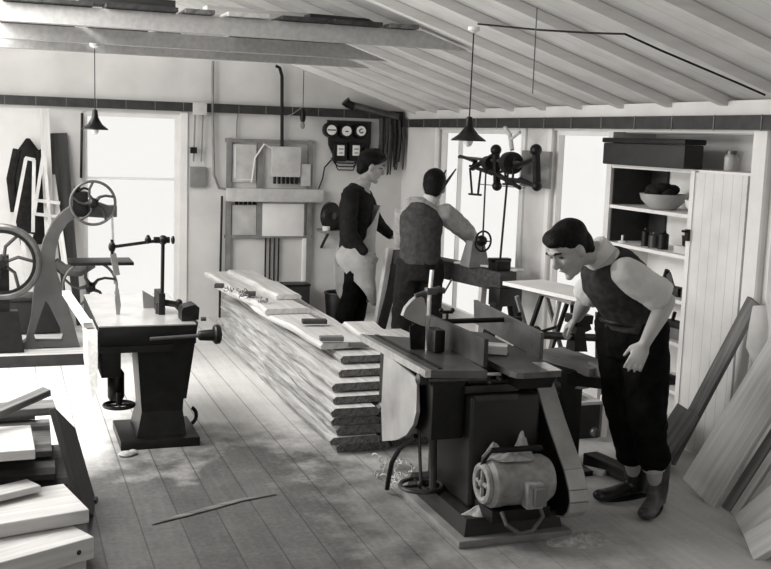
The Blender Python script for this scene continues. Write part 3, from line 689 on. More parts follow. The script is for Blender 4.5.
# box behind the bandsaw
t = root('tool_chest', (.2, 9.4, .1), 'dark wooden chest behind the bandsaw frame', 'chest')
MB().lohi((-.1, 9.25, .101), (.42, 9.56, .38), .008).build('body', 'darkpaint', t); MB().lohi((-.12, 9.23, .38), (.44, 9.575, .41), .006).build('lid', 'ironworn', t)
# things leaning on the back wall at the left
a = by(44, 112, YB-.12); b = by(54, 330, 9.75)
board('leaning_plank', 'long pale plank leaning behind the bandsaw, top nearly at the dark wall plate', 'plank', V((b.x+.0, 9.7, .0)), V((a.x, YB-.16, 2.0)), .085, .025, 'w_pale', (1, 0, 0))
b = by(73, 330, 9.7); a = by(47, 128, YB-.13)
board('leaning_plank', 'dark plank slanting behind the bandsaw down to the door side', 'plank', V((b.x+.02, 9.98, .0)), V((a.x+.10, YB-.03, 1.78)), .16, .03, 'w_dark', (1, 0, 0))
board('leaning_plank', 'narrow pale batten leaning beside the long pale plank', 'plank', V((.56, 9.62, .0)), V((.40, YB-.26, 1.4)), .05, .03, 'w_light', (1, 0, 0))
t = root('window_sash', (.2, 9.95, .1), 'white open timber frame leaning left of the pale plank', 'frame')
P_ = lambda px, py, dy=0: PY(px, py, 9.95+dy)
q = MB()
for i_, (a_, b_) in enumerate((((26, 158), (12, 232)), ((34, 160), (33, 232)), ((12, 232), (33, 236)), ((25, 158), (35, 160)))): q.bar(P_(*a_), P_(*b_), .03, .035-.004*i_, (0, 1, 0))
q.build('upright_frame', 'cream', t)
q = MB()
for i_, (a_, b_) in enumerate((((44, 150), (34, 215)), ((44, 152), (50, 225)), ((34, 200), (60, 203)), ((36, 214), (62, 217)))): q.bar(P_(*a_, -.06), P_(*b_, -.06), .028, .035-.004*i_, (0, 1, 0))
q.build('cross_frame', 'cream', t)
MB().bar(P_(22, 232), V((.2, 9.9, 0)), .04, .04, (0, 1, 0)).build('foot', 'cream', t)
t = root('hanging_coat', (.17, 10.28, 1.3), 'dark coat hanging on the back wall behind the white frame', 'coat')
c = PY(28, 141, 10.3)
q = MB().tube([c+V((0, 0, .02)), c+V((0, -.03, -.08)), c+V((0, -.05, -.3)), c+V((.02, -.05, -.6)), c+V((.05, -.05, -.95))], [(.02, .02), (.09, .04), (.15, .05), (.16, .06), (.13, .05)], 14, side=(1, 0, 0))
q.build('body', 'jacket', t)
for s_ in (-1, 1): MB().tube([c+V((s_*.09, -.03, -.08)), c+V((s_*.15, -.06, -.35)), c+V((s_*.13, -.07, -.65))], [.045, .045, .035], 10).build('sleeve', 'jacket', t)

# ================================================================== LEFT MACHINE: black saw
Y1 = 6.08
def ly(px, py, Y=Y1): return PY(px, py, Y)
t = root('table_saw', (.83, 6.3, 0), 'black table saw with arched overhead guard arm, standing alone at left', 'saw')
MB().lohi((.60, 6.03, 0), (1.06, 6.52, .055), .008).build('base_plate', 'iron', t)
xl, xr = .70, .99
MB().hexa([(xl, 6.1, .056), (xr, 6.1, .056), (xr, 6.45, .056), (xl, 6.45, .056)], [(xl+.03, 6.12, .2), (xr-.02, 6.12, .2), (xr-.02, 6.42, .2), (xl+.03, 6.42, .2)]).hexa([(xl+.03, 6.12, .2), (xr-.02, 6.12, .2), (xr-.02, 6.42, .2), (xl+.03, 6.42, .2)], [(xl+.0, 6.1, .62), (xr+.0, 6.1, .62), (xr+.0, 6.46, .62), (xl+.0, 6.46, .62)]).build('pedestal', 'iron', t)
tb = MB().lohi((.485, 6.08, .61), (1.04, 7.3, .72), .004).build('table_body', 'iron', t)
MB().lohi((.485, 6.08, .721), (1.04, 7.3, .728)).build('table_top', 'tabletop', t)
MB().lohi((.485, 6.07, .57), (.90, 6.12, .609)).build('front_rail', 'iron', t)
MB().lohi((.50, 6.10, .42), (.61, 6.5, .609), .004).build('motor_box', 'iron', t)
# pale wooden side flap
a, b = ly(90, 322, 6.12), ly(99, 326, 6.12)
MB().prism([(.425, 6.14, .70), (.478, 6.08, .70), (.478, 6.08, .36), (.45, 6.11, .30), (.43, 6.13, .45)], (.0, .4, 0)).build('side_flap', 'w_pale', t)
MB().bar((.43, 6.15, .725), (.37, 7.3, .74), .05, .03).build('flap_rail', 'w_pale', t)
# hanging motor and hand wheel at left
MB().lathe((.6, 6.3, .33), [(.04, -.09), (.05, -.07), (.05, .07), (.03, .1)], (0, 0, 1), 18).build('motor', 'iron', t)
c = ly(119, 405, 6.2); w = MB().torus(c, .085, .012, (0, 0, 1), 30, 8).build('handwheel', 'iron', t)
MB().tube([c-V((.08, 0, 0)), c+V((.08, 0, 0))], .008, 6).tube([c-V((0, .08, 0)), c+V((0, .08, 0))], .008, 6).tube([c, c+V((0, 0, .08))], .018, 10).build('spoke_web', 'iron', w)
# slanted belt guard at right
p4 = [ly(182, 326), ly(200, 324), ly(188, 401), ly(172, 401)]
MB().prism([(v.x, 6.14, v.z) for v in p4], (0, .1, 0)).build('belt_guard', 'iron', t)
MB().prism([(ly(*p_).x, 6.16, ly(*p_).z) for p_ in ((184, 324), (201, 322), (202, 310), (197, 307), (186, 310), (184, 313))], (0, .14, 0)).build('bearing_box', 'iron', t)
MB().tube([ly(201, 319), ly(206, 319)], .012, 8).build('shaft_end', 'steeldull', t)
# crank shaft with wheel at right
a, b = ly(150, 339, 6.04), ly(222, 334, 6.04)
MB().tube([a, b], .011, 10).build('feed_shaft', 'steeldull', t)
MB().lathe(ly(200, 335.5, 6.04), [(.022, -.01), (.03, 0), (.035, .08), (.02, .1)], (1, 0, 0), 16).build('collar', 'iron', t)
MB().lathe(ly(217, 334.3, 6.04), [(.05, -.02), (.058, -.01), (.058, .01), (.05, .02)], (1, 0, 0), 22).build('handwheel', 'iron', t)
# fence
MB().prism([(ly(*p_, 6.7).x, 6.7, ly(*p_, 6.7).z) for p_ in ((142, 290), (154, 297), (154, 321), (149, 321), (143, 307))], (0, -.03, 0)).build('fence', 'midgrey', t)
MB().lohi((.865, 6.4, .729), (.905, 6.62, .86), .005).tube([(.89, 6.45, .8), (.97, 6.42, .79), (1.0, 6.42, .76)], .02, 8).ball((.99, 6.42, .80), .022).tube([(.88, 6.45, .73), (.88, 6.45, .79)], .03, 10).build('fence_bracket', 'iron', t)
# overhead arm
a = ly(162, 295, 6.45); b = ly(163, 240, 6.45)
MB().tube([V((a.x, 6.45, .73)), b], .0115, 10).build('post', 'iron', t)
MB().ball(b, .03).tube([b-V((.055, 0, 0)), b+V((.04, 0, 0))], .02, 10).ball(b+V((.06, 0, 0)), (.012, .02, .026)).build('clamp', 'iron', t)
c = ly(112, 247, 6.45); MB().tube([b, c], .01, 8).build('overhead_arm', 'iron', t)
MB().ball(b+V((-.09, 0, .0)), (.02, .018, .024)).ball(b+V((-.09, 0, .02)), .012).build('knob', 'iron', t)
MB().ball(c, (.022, .02, .032)).tube([c+V((0, 0, .045)), c-V((0, 0, .06))], .009, 8).build('guard_clamp', 'iron', t)
c1 = ly(113, 254, 6.45); c2 = ly(117, 275, 6.45); MB().bar(c1, c2, .035, .03, (0, 1, 0)).build('guard_strip', 'grey', t)
MB().prism([ly(*p_, 6.45) for p_ in ((116, 281), (119, 290), (121, 305), (119, 321), (117, 321), (115, 300))], (0, .015, 0)).build('riving_knife', 'grey', t)
MB().torus((1.03, 6.35, .1), .06, .012, (0, 1, 0), 18, 8, -.2, 1.8).build('cable_loop', 'iron', t)
tag(MB().ball((.62, 5.93, .012), (.045, .035, .018), seg=10).ball((.66, 5.95, .015), (.03, .03, .015), seg=8).build('sawdust', 'dust'), 'small heap of pale shavings in front of the black table saw', 'sawdust', kind='stuff')

# ================================================================== LONG LUMBER STACK
A0, A1 = 5.62, 9.25
layers = [(.05, .055), (.108, .05), (.166, .055), (.222, .05), (.285, .055), (.335, .045), (.395, .05), (.45, .045), (.505, .045)]
ordn = ['bottom', 'second', 'third', 'fourth', 'fifth', 'sixth', 'seventh', 'eighth', 'ninth']
k = 0
for i, (z, th) in enumerate(layers):
    x0 = 1.76 + R_.uniform(-.03, .05) + (.0 if i < 5 else .03*(i-4))
    w1 = R_.uniform(.30, .36); w2 = .72-w1
    for j, (xc, ww) in enumerate(((x0+w1/2, w1), (x0+w1+.01+w2/2, w2))):
        k += 1
        ya = A0 + (R_.uniform(-.02, .1) if i < 6 else .18+.12*(i-6)) + (.05 if j else 0)
        yb_ = A1 + R_.uniform(-.5, .35)
        if j and i >= 5: yb_ = 6.95 + R_.uniform(-.15, .15)
        yaw = R_.uniform(-.035, .035)
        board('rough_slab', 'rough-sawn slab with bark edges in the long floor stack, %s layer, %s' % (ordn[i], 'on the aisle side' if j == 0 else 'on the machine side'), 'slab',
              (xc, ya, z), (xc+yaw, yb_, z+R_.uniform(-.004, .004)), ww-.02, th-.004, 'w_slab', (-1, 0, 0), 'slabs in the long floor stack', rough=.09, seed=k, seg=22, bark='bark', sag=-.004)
for j, (p1, p2, ww) in enumerate((((1.98, 6.2, .555), (1.86, 8.9, .545), .3), ((2.31, 6.0, .552), (2.34, 6.95, .55), .22), ((1.92, 7.3, .60), (1.86, 9.4, .585), .34), ((2.02, 7.7, .636), (1.98, 9.3, .622), .2))):
    board('rough_slab', ['pale loose slab on top of the stack nearest the planer', 'short pale slab on top of the stack beside the saw table', 'curved white slab at the far top of the stack, door side', 'curved white slab at the far top of the stack, wall side'][j], 'slab', p1, p2, ww, .038, 'w_light', (-1, 0, 0), 'pale slabs on top of the long stack', rough=.16, seed=60+j, seg=20, bark='w_slab')
for j, (px, py, L, wd, mm, lb) in enumerate(((314, 321, .17, .06, 'w_dark', 'dark block lying on the stack behind the apron man'), (331, 338, .15, .05, 'w_mid', 'grey stub of wood on the middle of the stack'), (358, 347, .13, .04, 'w_mid', 'small grey offcut on the stack nearest the saw table'), (250, 296, .08, .07, 'w_dark', 'small dark block on the far half of the stack'), (219, 288, .07, .08, 'w_dark', 'dark knotty lump at the far end of the stack'))):
    z = .60 if j in (3, 4) else .565
    p = PZ(px, py, z+.02)
    if j == 2: z = .522; p = PZ(px, py, z)
    if j in (3, 4): z = .605; p = PZ(px, py, z)
    board('wood_offcut', lb, 'offcut', (p.x-L/2, p.y, z+.035), (p.x+L/2, p.y-.02, z+.035), wd, .03, mm, (0, 1, 0))
q = MB()
for i in range(26):
    px, py = R_.choice(((240, 292), (247, 295), (232, 288), (262, 300)))
    p = PZ(px+R_.uniform(-7, 7), py+R_.uniform(-2, 2), .612)
    q.torus(p, R_.uniform(.01, .02), .004, (R_.uniform(-1, 1), R_.uniform(-1, 1), .4), 10, 4, 0, 4.2)
tag(q.build('wood_shavings', 'w_mid'), 'curled shavings scattered on the far end of the stack', 'shavings', kind='stuff')

# ================================================================== LEFT FOREGROUND PILE
def pb(nm, lb, p1, p2, w_, th, m_, **kw): return board(nm, lb, 'board', p1, p2, w_, th, m_, (0, 1, 0), 'boards in the left foreground pile', **kw)
for i, (z, xe, yc, w_, m_, lb) in enumerate((
        (.06, .30, 5.35, .7, 'w_dark', 'wide dark bottom board of the left pile'),
        (.13, .22, 5.1, .45, 'w_mid', 'grey board just above the bottom of the left pile'),
        (.20, .25, 5.3, .6, 'w_dark', 'dark board in the middle of the left pile'),
        (.27, .20, 5.15, .4, 'w_dark', 'second dark board in the middle of the left pile'),
        (.34, .19, 5.35, .5, 'w_mid', 'weathered board high in the left pile'))):
    pb('pile_board', lb, (-.9, yc+R_.uniform(-.03, .03), z), (xe, yc, z), w_, .055, m_, rough=.03, seed=200+i, seg=8)
pb('pile_board', 'broad pale board with clean face on the left pile', (-.7, 5.0, .41), (.10, 5.02, .41), .42, .045, 'w_pale')
pb('pile_board', 'grey board ends crossing the top of the left pile', (-.6, 5.42, .455), (.215, 5.45, .455), .17, .04, 'w_mid')
pb('pile_board', 'short dark board under the slanting stick on the left pile', (-.4, 5.60, .395), (.12, 5.62, .395), .16, .045, 'w_mid')
board('slanting_stick', 'grey stick lying slantwise on top of the left pile', 'stick', PZ(3, 413, .48)+V((-.15, -.12, 0)), PZ(47, 388, .56), .06, .035, 'w_mid', (0, 1, .2))
board('pile_board', 'dark upright board leaning at the right end of the left pile', 'board', (.34, 5.0, .0), (.23, 5.25, .42), .5, .03, 'w_dark', (.1, 1, 0), 'boards in the left foreground pile')
for i, (q1, q2, z, w_, th, m_, lb) in enumerate((
        ((0, 561), (72, 546), .06, .34, .055, 'w_light', 'lowest clean white board at the front of the left pile'),
        ((0, 549), (78, 528), .16, .26, .095, 'w_light', 'clean white board with a knot, middle of the front three'),
        ((0, 508), (76, 496), .225, .38, .06, 'w_light', 'topmost clean white board at the front of the left pile'),
        ((0, 490), (34, 482), .27, .12, .03, 'w_pale', 'short pale board end tucked between the dark boards'))):
    a, b = PZ(*q1, z), PZ(*q2, z)
    d = (b-a).normalized()
    o = board('front_board', lb, 'board', a-d*.7, b, w_, th, m_, (-d.y, d.x, 0), 'clean boards at the front of the left pile')
    if i == 1:
        wn_ = V((d.y, -d.x, 0)); kp = PZ(67, 540, .11)
        kc = b - d*.07 + wn_*(w_/2) - V((0, 0, .05))
        o2 = MB().lathe(kc-wn_*.002, [(.012, 0), (.010, .004)], wn_, 14).build('knot', 'w_dark')
        o2.parent = o; o2.matrix_parent_inverse = o.matrix_world.inverted() if False else Matrix.Identity(4)
        o2.matrix_parent_inverse = Matrix(o.matrix_world).inverted()

# small things on the floor
board('wood_offcut', 'small dark offcut lying on the stained floorboards', 'offcut', PZ(82, 498, .02), PZ(97, 498, .02), .05, .02, 'w_dark', (0, 1, 0))
p = [PZ(*q, .006) for q in ((152, 524), (180, 516), (210, 508), (240, 500), (276, 494))]
tag(MB().tube(p, [(.004, .004), (.018, .004), (.02, .004), (.016, .004), (.004, .004)], 8).build('floor_shadow_strip', 'w_mid'), 'thin curved shadow-like lath lying across the stained floorboards', 'lath')  # dark shadow-like streak on the floor, built as a thin strip

# ================================================================== BOARDS LEANING AT THE RIGHT
def lean(lb, p0, p1, w_, th, m_, nm='leaning_board', wd=(0, 1, 0), **kw):
    return board(nm, lb, 'board', p0, p1, w_, th, m_, wd, 'boards leaning at the right wall', **kw)
lean('dark narrow board leaning highest against the cupboard door', (3.62, 5.02, .03), PX(752, 300, XR-.06), .10, .03, 'w_mid')
lean('short dark board leaning low beside the stooping man', (3.46, 4.98, .0), (3.66, 4.93, .36), .2, .03, 'w_mid')
lean('broad pale board leaning in front of the cupboard, the widest', (3.445, 4.50, .02), (3.86, 4.22, 1.08), .31, .028, 'w_pale')
lean('thin pale board leaning close behind the broad pale one', (3.475, 4.30, .0), (3.89, 4.05, 1.0), .07, .02, 'w_mid')
lean('narrow light batten leaning right of the broad pale board', (3.46, 4.22, .0), (3.86, 3.98, .95), .05, .025, 'w_pale')
lean('second light batten leaning among the right-hand boards', (3.44, 4.14, .0), (3.84, 3.92, .85), .05, .02, 'w_light')
lean('dark plank leaning behind the front pale boards', (3.47, 4.05, .0), (3.86, 3.8, .8), .16, .03, 'w_dark')
lean('wide pale slab low at the right edge of the frame', (3.32, 3.98, .02), (3.66, 3.62, .62), .2, .03, 'w_pale')
lean('nearest pale slab at the lower right corner', (3.20, 3.78, .03), (3.62, 3.42, .5), .17, .04, 'w_light')
q = MB()
cc = PX(762, 325, XR-.09)
q.tube([cc+V((0, .03, .1)), cc+V((-.01, .01, 0)), cc+V((-.02, 0, -.12)), cc+V((0, -.02, -.22))], [(.05, .02), (.07, .035), (.08, .04), (.05, .02)], 12, side=(0, 1, 0))
tag(q.build('white_rag', 'shirt'), 'crumpled white rag hanging over the leaning boards', 'rag')
#==PART4==
# ================================================================== CENTRAL COMBINATION MACHINE
t = root('combination_machine', (2.2, 4.6, 0), 'large dark combination saw and planer with motor on its base, centre right', 'machine')
MB().lohi((1.915, 4.17, 0), (2.50, 4.98, .035), .006).build('floor_board', 'midgrey', t)
MB().hexa([(1.96, 4.215, .036), (2.47, 4.215, .036), (2.47, 4.95, .036), (1.96, 4.95, .036)], [(1.975, 4.23, .115), (2.455, 4.23, .115), (2.455, 4.93, .115), (1.975, 4.93, .115)]).build('base_casting', 'green', t)
q = MB().hexa([(2.04, 4.36, .115), (2.40, 4.36, .115), (2.40, 4.88, .115), (2.04, 4.88, .115)], [(2.035, 4.36, .66), (2.40, 4.36, .66), (2.40, 4.88, .66), (2.035, 4.88, .66)])
bmesh.ops.bevel(q.b, geom=q.b.edges[:], offset=.02, segments=3, profile=.6, affect='EDGES')
q.build('column', 'green', t)
MB().lohi((2.05, 4.345, .635), (2.27, 4.37, .665), .004).build('column_lip', 'ironworn', t)
MB().lohi((1.86, 4.42, .44), (2.03, 4.9, .74), .015).build('gear_housing', 'iron', t)
MB().lohi((1.90, 4.46, .665), (2.45, 5.2, .735), .01).build('table_frame', 'iron', t)
# left circular-saw table
zt = .785
a, b, c, d = V((1.84, 4.40, zt)), V((2.10, 4.34, zt)), V((2.14, 5.12, zt)), V((1.82, 5.30, zt))
q = MB().hexa([v-V((0, 0, .035)) for v in (a, b, c, d)], [a, b, c, d])
st = q.build('saw_table', 'steeldull', t, False)
MB().bar(a+V((-.014, 0, -.015)), d+V((-.014, 0, -.015)), .03, .035).build('table_bar', 'steel', st)
MB().bar(a+V((.055, .02, .003)), d+V((.055, -.03, .003)), .02, .004).build('table_slot', 'iron', st)
MB().tube([a+V((0, .02, -.05)), V((2.12, 4.4, zt-.05))], .012, 10).build('front_rod', 'steeldull', t)
MB().lathe(a+V((-.02, .06, -.055)), [(.01, -.03), (.028, -.02), (.028, .02), (.012, .03)], (1, 0, 0), 16).build('clamp_wheel', 'ironworn', t)
# saw fence (tall grey plate)
f = MB(); f.prism([(2.115, 4.42, zt+.001), (2.105, 5.08, zt+.001), (2.105, 5.12, zt+.135), (2.115, 4.42, zt+.135)], (.022, 0, 0)); f.build('saw_fence', 'ironworn', t)
MB().lohi((2.0, 4.75, zt+.001), (2.06, 4.86, zt+.12), .015).build('fence_block', 'iron', t)
# guard pillar and crown guard
def cy(px, py, Y=4.85): return PY(px, py, Y)
b0 = cy(429, 345); b1 = cy(432, 270); b2 = cy(429, 300)
MB().tube([V((b2.x, 4.85, zt)), b2], .012, 10).tube([b2, V((b1.x, 4.85, b1.z))], .011, 10).build('guard_pillar', 'steel', t)
MB().box(cy(431, 291), (.06, .04, .035), None, .008).tube([cy(440, 288), cy(415, 296)], .013, 8).tube([cy(431, 291), cy(444, 293), cy(452, 279)], .005, 6).ball(cy(443, 290), .014).build('guard_clamp', 'steeldull', t)
MB().prism([cy(*p) for p in ((403, 316), (406, 308), (412, 301), (418, 296), (424, 298), (427, 310), (430, 328), (420, 325), (411, 321))], (0, .035, 0)).build('crown_guard', 'sheet', t, False)
MB().prism([V((v.x, 4.87, v.z)) for v in (cy(411, 327), cy(423, 322), cy(431, 330), cy(432, 352), cy(412, 350))], (0, .006, 0)).build('saw_blade', 'iron', t)
MB().bar(cy(427, 315, 4.84), cy(428, 350, 4.84), .016, .012, (0, 1, 0)).build('riving_knife', 'steel', t)
# curved sheet guard hanging at the left of the saw table
X0 = 1.815
prf = [PX(*p, X0) for p in ((384, 352), (417, 379), (418, 412), (415, 425), (408, 435), (398, 440), (384, 441), (383, 410))]
q = MB()
n1 = len(prf); va = [q.b.verts.new(p+V((0 if p.z > .6 else -.01, 0, 0))) for p in prf]; vb = [q.b.verts.new(p+V((.012, .004, 0))) for p in prf]
q.b.faces.new(va); q.b.faces.new(vb[::-1])
for i in range(n1): q.b.faces.new((va[i], va[(i+1) % n1], vb[(i+1) % n1], vb[i]))
q.build('sheet_guard', 'sheet', t, False)
MB().lohi((1.84, 4.62, .5), (1.87, 5.1, .74)).build('guard_bracket', 'iron', t)
q = [PX(*p, 1.85) for p in ((416, 436), (400, 448), (392, 462), (389, 476), (387, 489))]
MB().tube(q, .013, 10).build('bent_leg', 'iron', t)
MB().tube([PX(419, 430, 1.93), PX(421, 486, 1.93)], .009, 8).tube([PX(433, 425, 1.95), PX(433, 488, 1.95)], .02, 10).build('rise_screw', 'ironworn', t)
c = PX(421, 487, 1.935); w = MB().torus((c.x, c.y, .125), .105, .011, (0, 0, 1), 30, 8).build('handwheel', 'ironworn', t)
MB().tube([(c.x-.1, c.y, .125), (c.x+.1, c.y, .125)], .008, 6).tube([(c.x, c.y-.1, .125), (c.x, c.y+.1, .125)], .008, 6).ball((c.x, c.y, .13), .025).build('spoke_web', 'iron', w)
# planer: cutter block, table and fence
q = MB()
q.lohi((2.02, 4.4, .665), (2.3, 4.48, .70)).tube([(1.98, 4.55, .735), (2.3, 4.55, .735)], .03, 12).tube([(2.14, 4.45, .73), (2.14, 4.9, .735)], .025, 10).tube([(2.04, 4.42, .72), (2.24, 4.42, .71)], .01, 8)
for i in range(7): q.ball((2.15+.018*i, 4.42+.05*(i % 3), .71+.012*(i % 2)), .018, seg=8)
q.build('cutter_gear', 'ironworn', t)
MB().tube([(2.06, 4.40, .755), (2.2, 4.40, .752)], .008, 8).build('adjusting_rod', 'steel', t)
zt2 = .79
ptl = [(2.195, 4.30), (2.21, 4.26), (2.24, 4.245), (2.44, 4.25), (2.45, 4.27), (2.50, 5.2), (2.36, 5.35), (2.24, 4.95), (2.2, 4.55)]
q = MB().hexa([(x, y, zt2-.028) for x, y in ptl], [(x, y, zt2) for x, y in ptl]); pt_ = q.build('planer_table', 'steeldull', t, False)
MB().hexa([(x, y, zt2+.0005) for x, y in ((2.375, 4.252), (2.44, 4.252), (2.447, 4.42), (2.385, 4.44))], [(x, y, zt2+.004) for x, y in ((2.375, 4.252), (2.44, 4.252), (2.447, 4.42), (2.385, 4.44))]).build('table_lip', 'steel', pt_)
MB().hexa([(2.24, 4.3, .70), (2.42, 4.3, .70), (2.46, 5.1, .70), (2.3, 5.1, .70)], [(2.23, 4.28, zt2-.029), (2.43, 4.28, zt2-.029), (2.47, 5.2, zt2-.029), (2.28, 5.2, zt2-.029)]).build('table_bracket', 'iron', t)
MB().prism([(2.455, 4.50, zt2+.001), (2.56, 5.50, zt2+.001), (2.56, 5.52, zt2+.135), (2.455, 4.50, zt2+.135)], (.02, 0, 0)).build('planer_fence', 'steeldull', t, False)
MB().tube([(2.12, 5.0, .9), (2.62, 5.03, .895)], .014, 10).tube([(2.17, 5.0, .9), (2.17, 5.0, .94)], .008, 8).tube([(2.14, 5.0, .95), (2.2, 5.0, .95)], .009, 8).ball((2.135, 5.0, .96), .012).ball((2.2, 5.0, .96), .012).build('fence_rod', 'iron', t)
tag(board('timber_workpiece', 'short light timber lying across the far end of the planer table', 'timber', PZ(462, 342, .84), PZ(508, 345, .84), .09, .045, 'w_light', (0, 1, 0)))
# belt guard
X1 = 2.44
ctr = [(4.56, .75), (4.36, .52), (4.17, .33), (4.115, .25), (4.10, .20), (4.115, .15), (4.15, .115), (4.22, .095)]
bk = [(4.32, .10), (4.39, .16), (4.42, .24), (4.45, .34), (4.56, .5), (4.76, .75)]
q = MB().prism([(X1, y, z) for y, z in ctr+bk], (.085, 0, 0)); bg = q.build('belt_guard', 'iron', t, False)
q = MB(); n_b = 0
for (ya, za), (yb2, zb2) in zip(ctr[:-1], ctr[1:]):
    nrm = V((0, -(za-zb2), (ya-yb2)*-1)); nrm = V((0, -abs(za-zb2), abs(ya-yb2))).normalized()*.012
    if zb2 < .2: nrm = V((0, -.012, -.004))
    q.hexa([V((X1-.006, ya, za)), V((X1+.092, ya, za)), V((X1+.092, yb2, zb2)), V((X1-.006, yb2, zb2))], [V((X1-.006, ya, za))+nrm, V((X1+.092, ya, za))+nrm, V((X1+.092, yb2, zb2))+nrm, V((X1-.006, yb2, zb2))+nrm])
q.build('guard_face', 'sheet', bg)
# motor
mc = V((2.0, 4.22, .285)); MR = .115
q = MB().lathe(mc+V((.055, 0, 0)), [(.05, .0), (MR*.86, .0), (MR, .02), (MR, .06), (MR*.97, .065), (MR*.97, .25), (MR, .255), (MR, .29), (MR*.85, .32), (.05, .33)], (1, 0, 0), 36)
mo = q.build('motor', 'motor', t)
MB().torus(mc+V((.05, 0, 0)), MR*.68, .02, (1, 0, 0), 32, 8).build('end_bell', 'motor', mo)
MB().lathe(mc+V((.052, 0, 0)), [(MR*.55, -.002), (MR*.55, .002)], (1, 0, 0), 24).build('vent_recess', 'iron', mo)
MB().tube([mc+V((.045, -.06, 0)), mc+V((.045, .06, 0))], .012, 6).tube([mc+V((.045, 0, -.06)), mc+V((.045, 0, .06))], .012, 6).ball(mc+V((.045, 0, 0)), .022).build('end_spider', 'motor', mo)
MB().box(mc+V((.24, -.12, -.03)), (.085, .07, .12), None, .01).build('terminal_box', 'motor', mo)
MB().box(mc+V((.255, -.165, -.03)), (.06, .03, .085), None, .008).build('terminal_cover', 'guard', mo)
MB().lohi((2.06, 4.14, .117), (2.36, 4.33, .175), .005).build('motor_foot', 'iron', t)
MB().tube([mc+V((.09, -.115, -.1)), mc+V((.1, -.15, -.15)), mc+V((.16, -.17, -.19)), mc+V((.23, -.16, -.185)), mc+V((.29, -.14, -.13)), mc+V((.28, -.12, -.09))], .010, 8).build('motor_cable', 'steeldull', t)
MB().tube([(2.05, 4.26, .25), (2.045, 4.22, .40), (2.07, 4.2, .445), (2.33, 4.2, .44)], .014, 8).build('guard_rail', 'iron', t)
cloud = bpy.data.textures.new('cloth_folds', 'CLOUDS'); cloud.noise_scale = .09
def flesh(q, name, m, parent, vox=.008, smooth=4, fold=0, dec=None):
    o = q.build(name, m, parent)
    md = o.modifiers.new('remesh', 'REMESH'); md.mode = 'VOXEL'; md.voxel_size = vox; md.use_smooth_shade = True
    s_ = o.modifiers.new('smooth', 'SMOOTH'); s_.factor = .5; s_.iterations = smooth
    if fold:
        d_ = o.modifiers.new('folds', 'DISPLACE'); d_.texture = cloud; d_.strength = fold; d_.mid_level = .5; d_.texture_coords = 'LOCAL'
    return o
# sawdust
def heap(cx, cy_, cz, rx, ry, rz, label, seed, n_=60):
    q = MB(); sg, rg = 40, 12; rows = []
    for i in range(1, rg+1):
        row = []
        for k_ in range(sg):
            a_ = 2*math.pi*k_/sg; e_ = 1+.35*noise.noise(V((math.cos(a_)*1.7, math.sin(a_)*1.7, seed*3.1))); f_ = i/rg
            x, y = rx*f_*e_*math.cos(a_), ry*f_*e_*math.sin(a_)
            z = rz*(math.exp(-2.6*f_*f_)-.074)*(1+.6*noise.noise(V((x*35, y*35, seed)))) + .006*(1-f_**4)*(1+noise.noise(V((x*90, y*90, seed))))
            row.append(q.b.verts.new((cx+x, cy_+y, cz+max(0, z))))
        rows.append(row)
    top = q.b.verts.new((cx, cy_, cz+rz))
    for k_ in range(sg): q.b.faces.new((top, rows[0][k_], rows[0][(k_+1) % sg]))
    for i in range(rg-1):
        for k_ in range(sg): q.b.faces.new((rows[i][k_], rows[i+1][k_], rows[i+1][(k_+1) % sg], rows[i][(k_+1) % sg]))
    q.b.faces.new(rows[-1][::-1])
    tag(q.build('sawdust', 'dust'), label, 'sawdust', kind='stuff')
heap(2.19, 4.22, .396, .12, .055, .022, 'pale sawdust lying on top of the dusty motor', 1, 40)
heap(2.28, 4.30, .385, .06, .04, .10, 'pointed heap of sawdust behind the motor', 2, 40)
heap(2.13, 4.30, .385, .06, .04, .06, 'small heap of sawdust behind the motor guard rail', 6, 30)
heap(2.09, 4.285, .116, .10, .05, .05, 'sawdust along the machine base beside the column', 3, 30)
heap(2.52, 4.12, .0, .16, .10, .02, 'sawdust spilt on the floor at the base corner under the belt guard', 4, 50)
heap(2.04, 5.12, .0, .15, .12, .03, 'sawdust and chips on the floor behind the machine handwheel', 5, 70)
q = MB(); r_ = random.Random(9)
for i in range(40):
    p = V((r_.uniform(1.88, 2.1), r_.uniform(5.02, 5.35), r_.uniform(.01, .08)))
    q.torus(p, r_.uniform(.012, .03), .004, (r_.uniform(-1, 1), r_.uniform(-1, 1), r_.uniform(-.5, .5)), 10, 4, 0, r_.uniform(3, 5))
tag(q.build('wood_shavings', 'w_light'), 'curly pale shavings heaped behind the bent leg of the machine', 'shavings', kind='stuff')

# ================================================================== REAR MACHINE right of the planer
Y2 = 5.15
def ry(px, py, Y=Y2): return PY(px, py, Y)
t = root('mortising_machine', (2.95, Y2, 0), 'dark mortising machine with horizontal shaft and sloping table behind the planer', 'machine')
a = ry(545, 336); b = ry(598, 336)
MB().tube([ry(520, 334), ry(600, 338)], .022, 12).build('shaft', 'ironworn', t)
MB().lohi((2.72, 5.0, .03), (3.02, 5.35, .6), .03).build('pedestal', 'iron', t)
MB().lohi((2.66, 4.95, 0), (3.08, 5.4, .03)).build('base_plate', 'iron', t)
MB().bar(ry(550, 352, 5.35), ry(603, 371, 4.95), .22, .045).build('table', 'midgrey', t)
MB().bar(ry(596, 370, 4.93), ry(606, 374, 4.93), .2, .055).build('table_end', 'grey', t)
MB().bar(ry(560, 375, 5.1), ry(612, 382, 5.05), .2, .06).build('slide', 'iron', t)
q = MB()
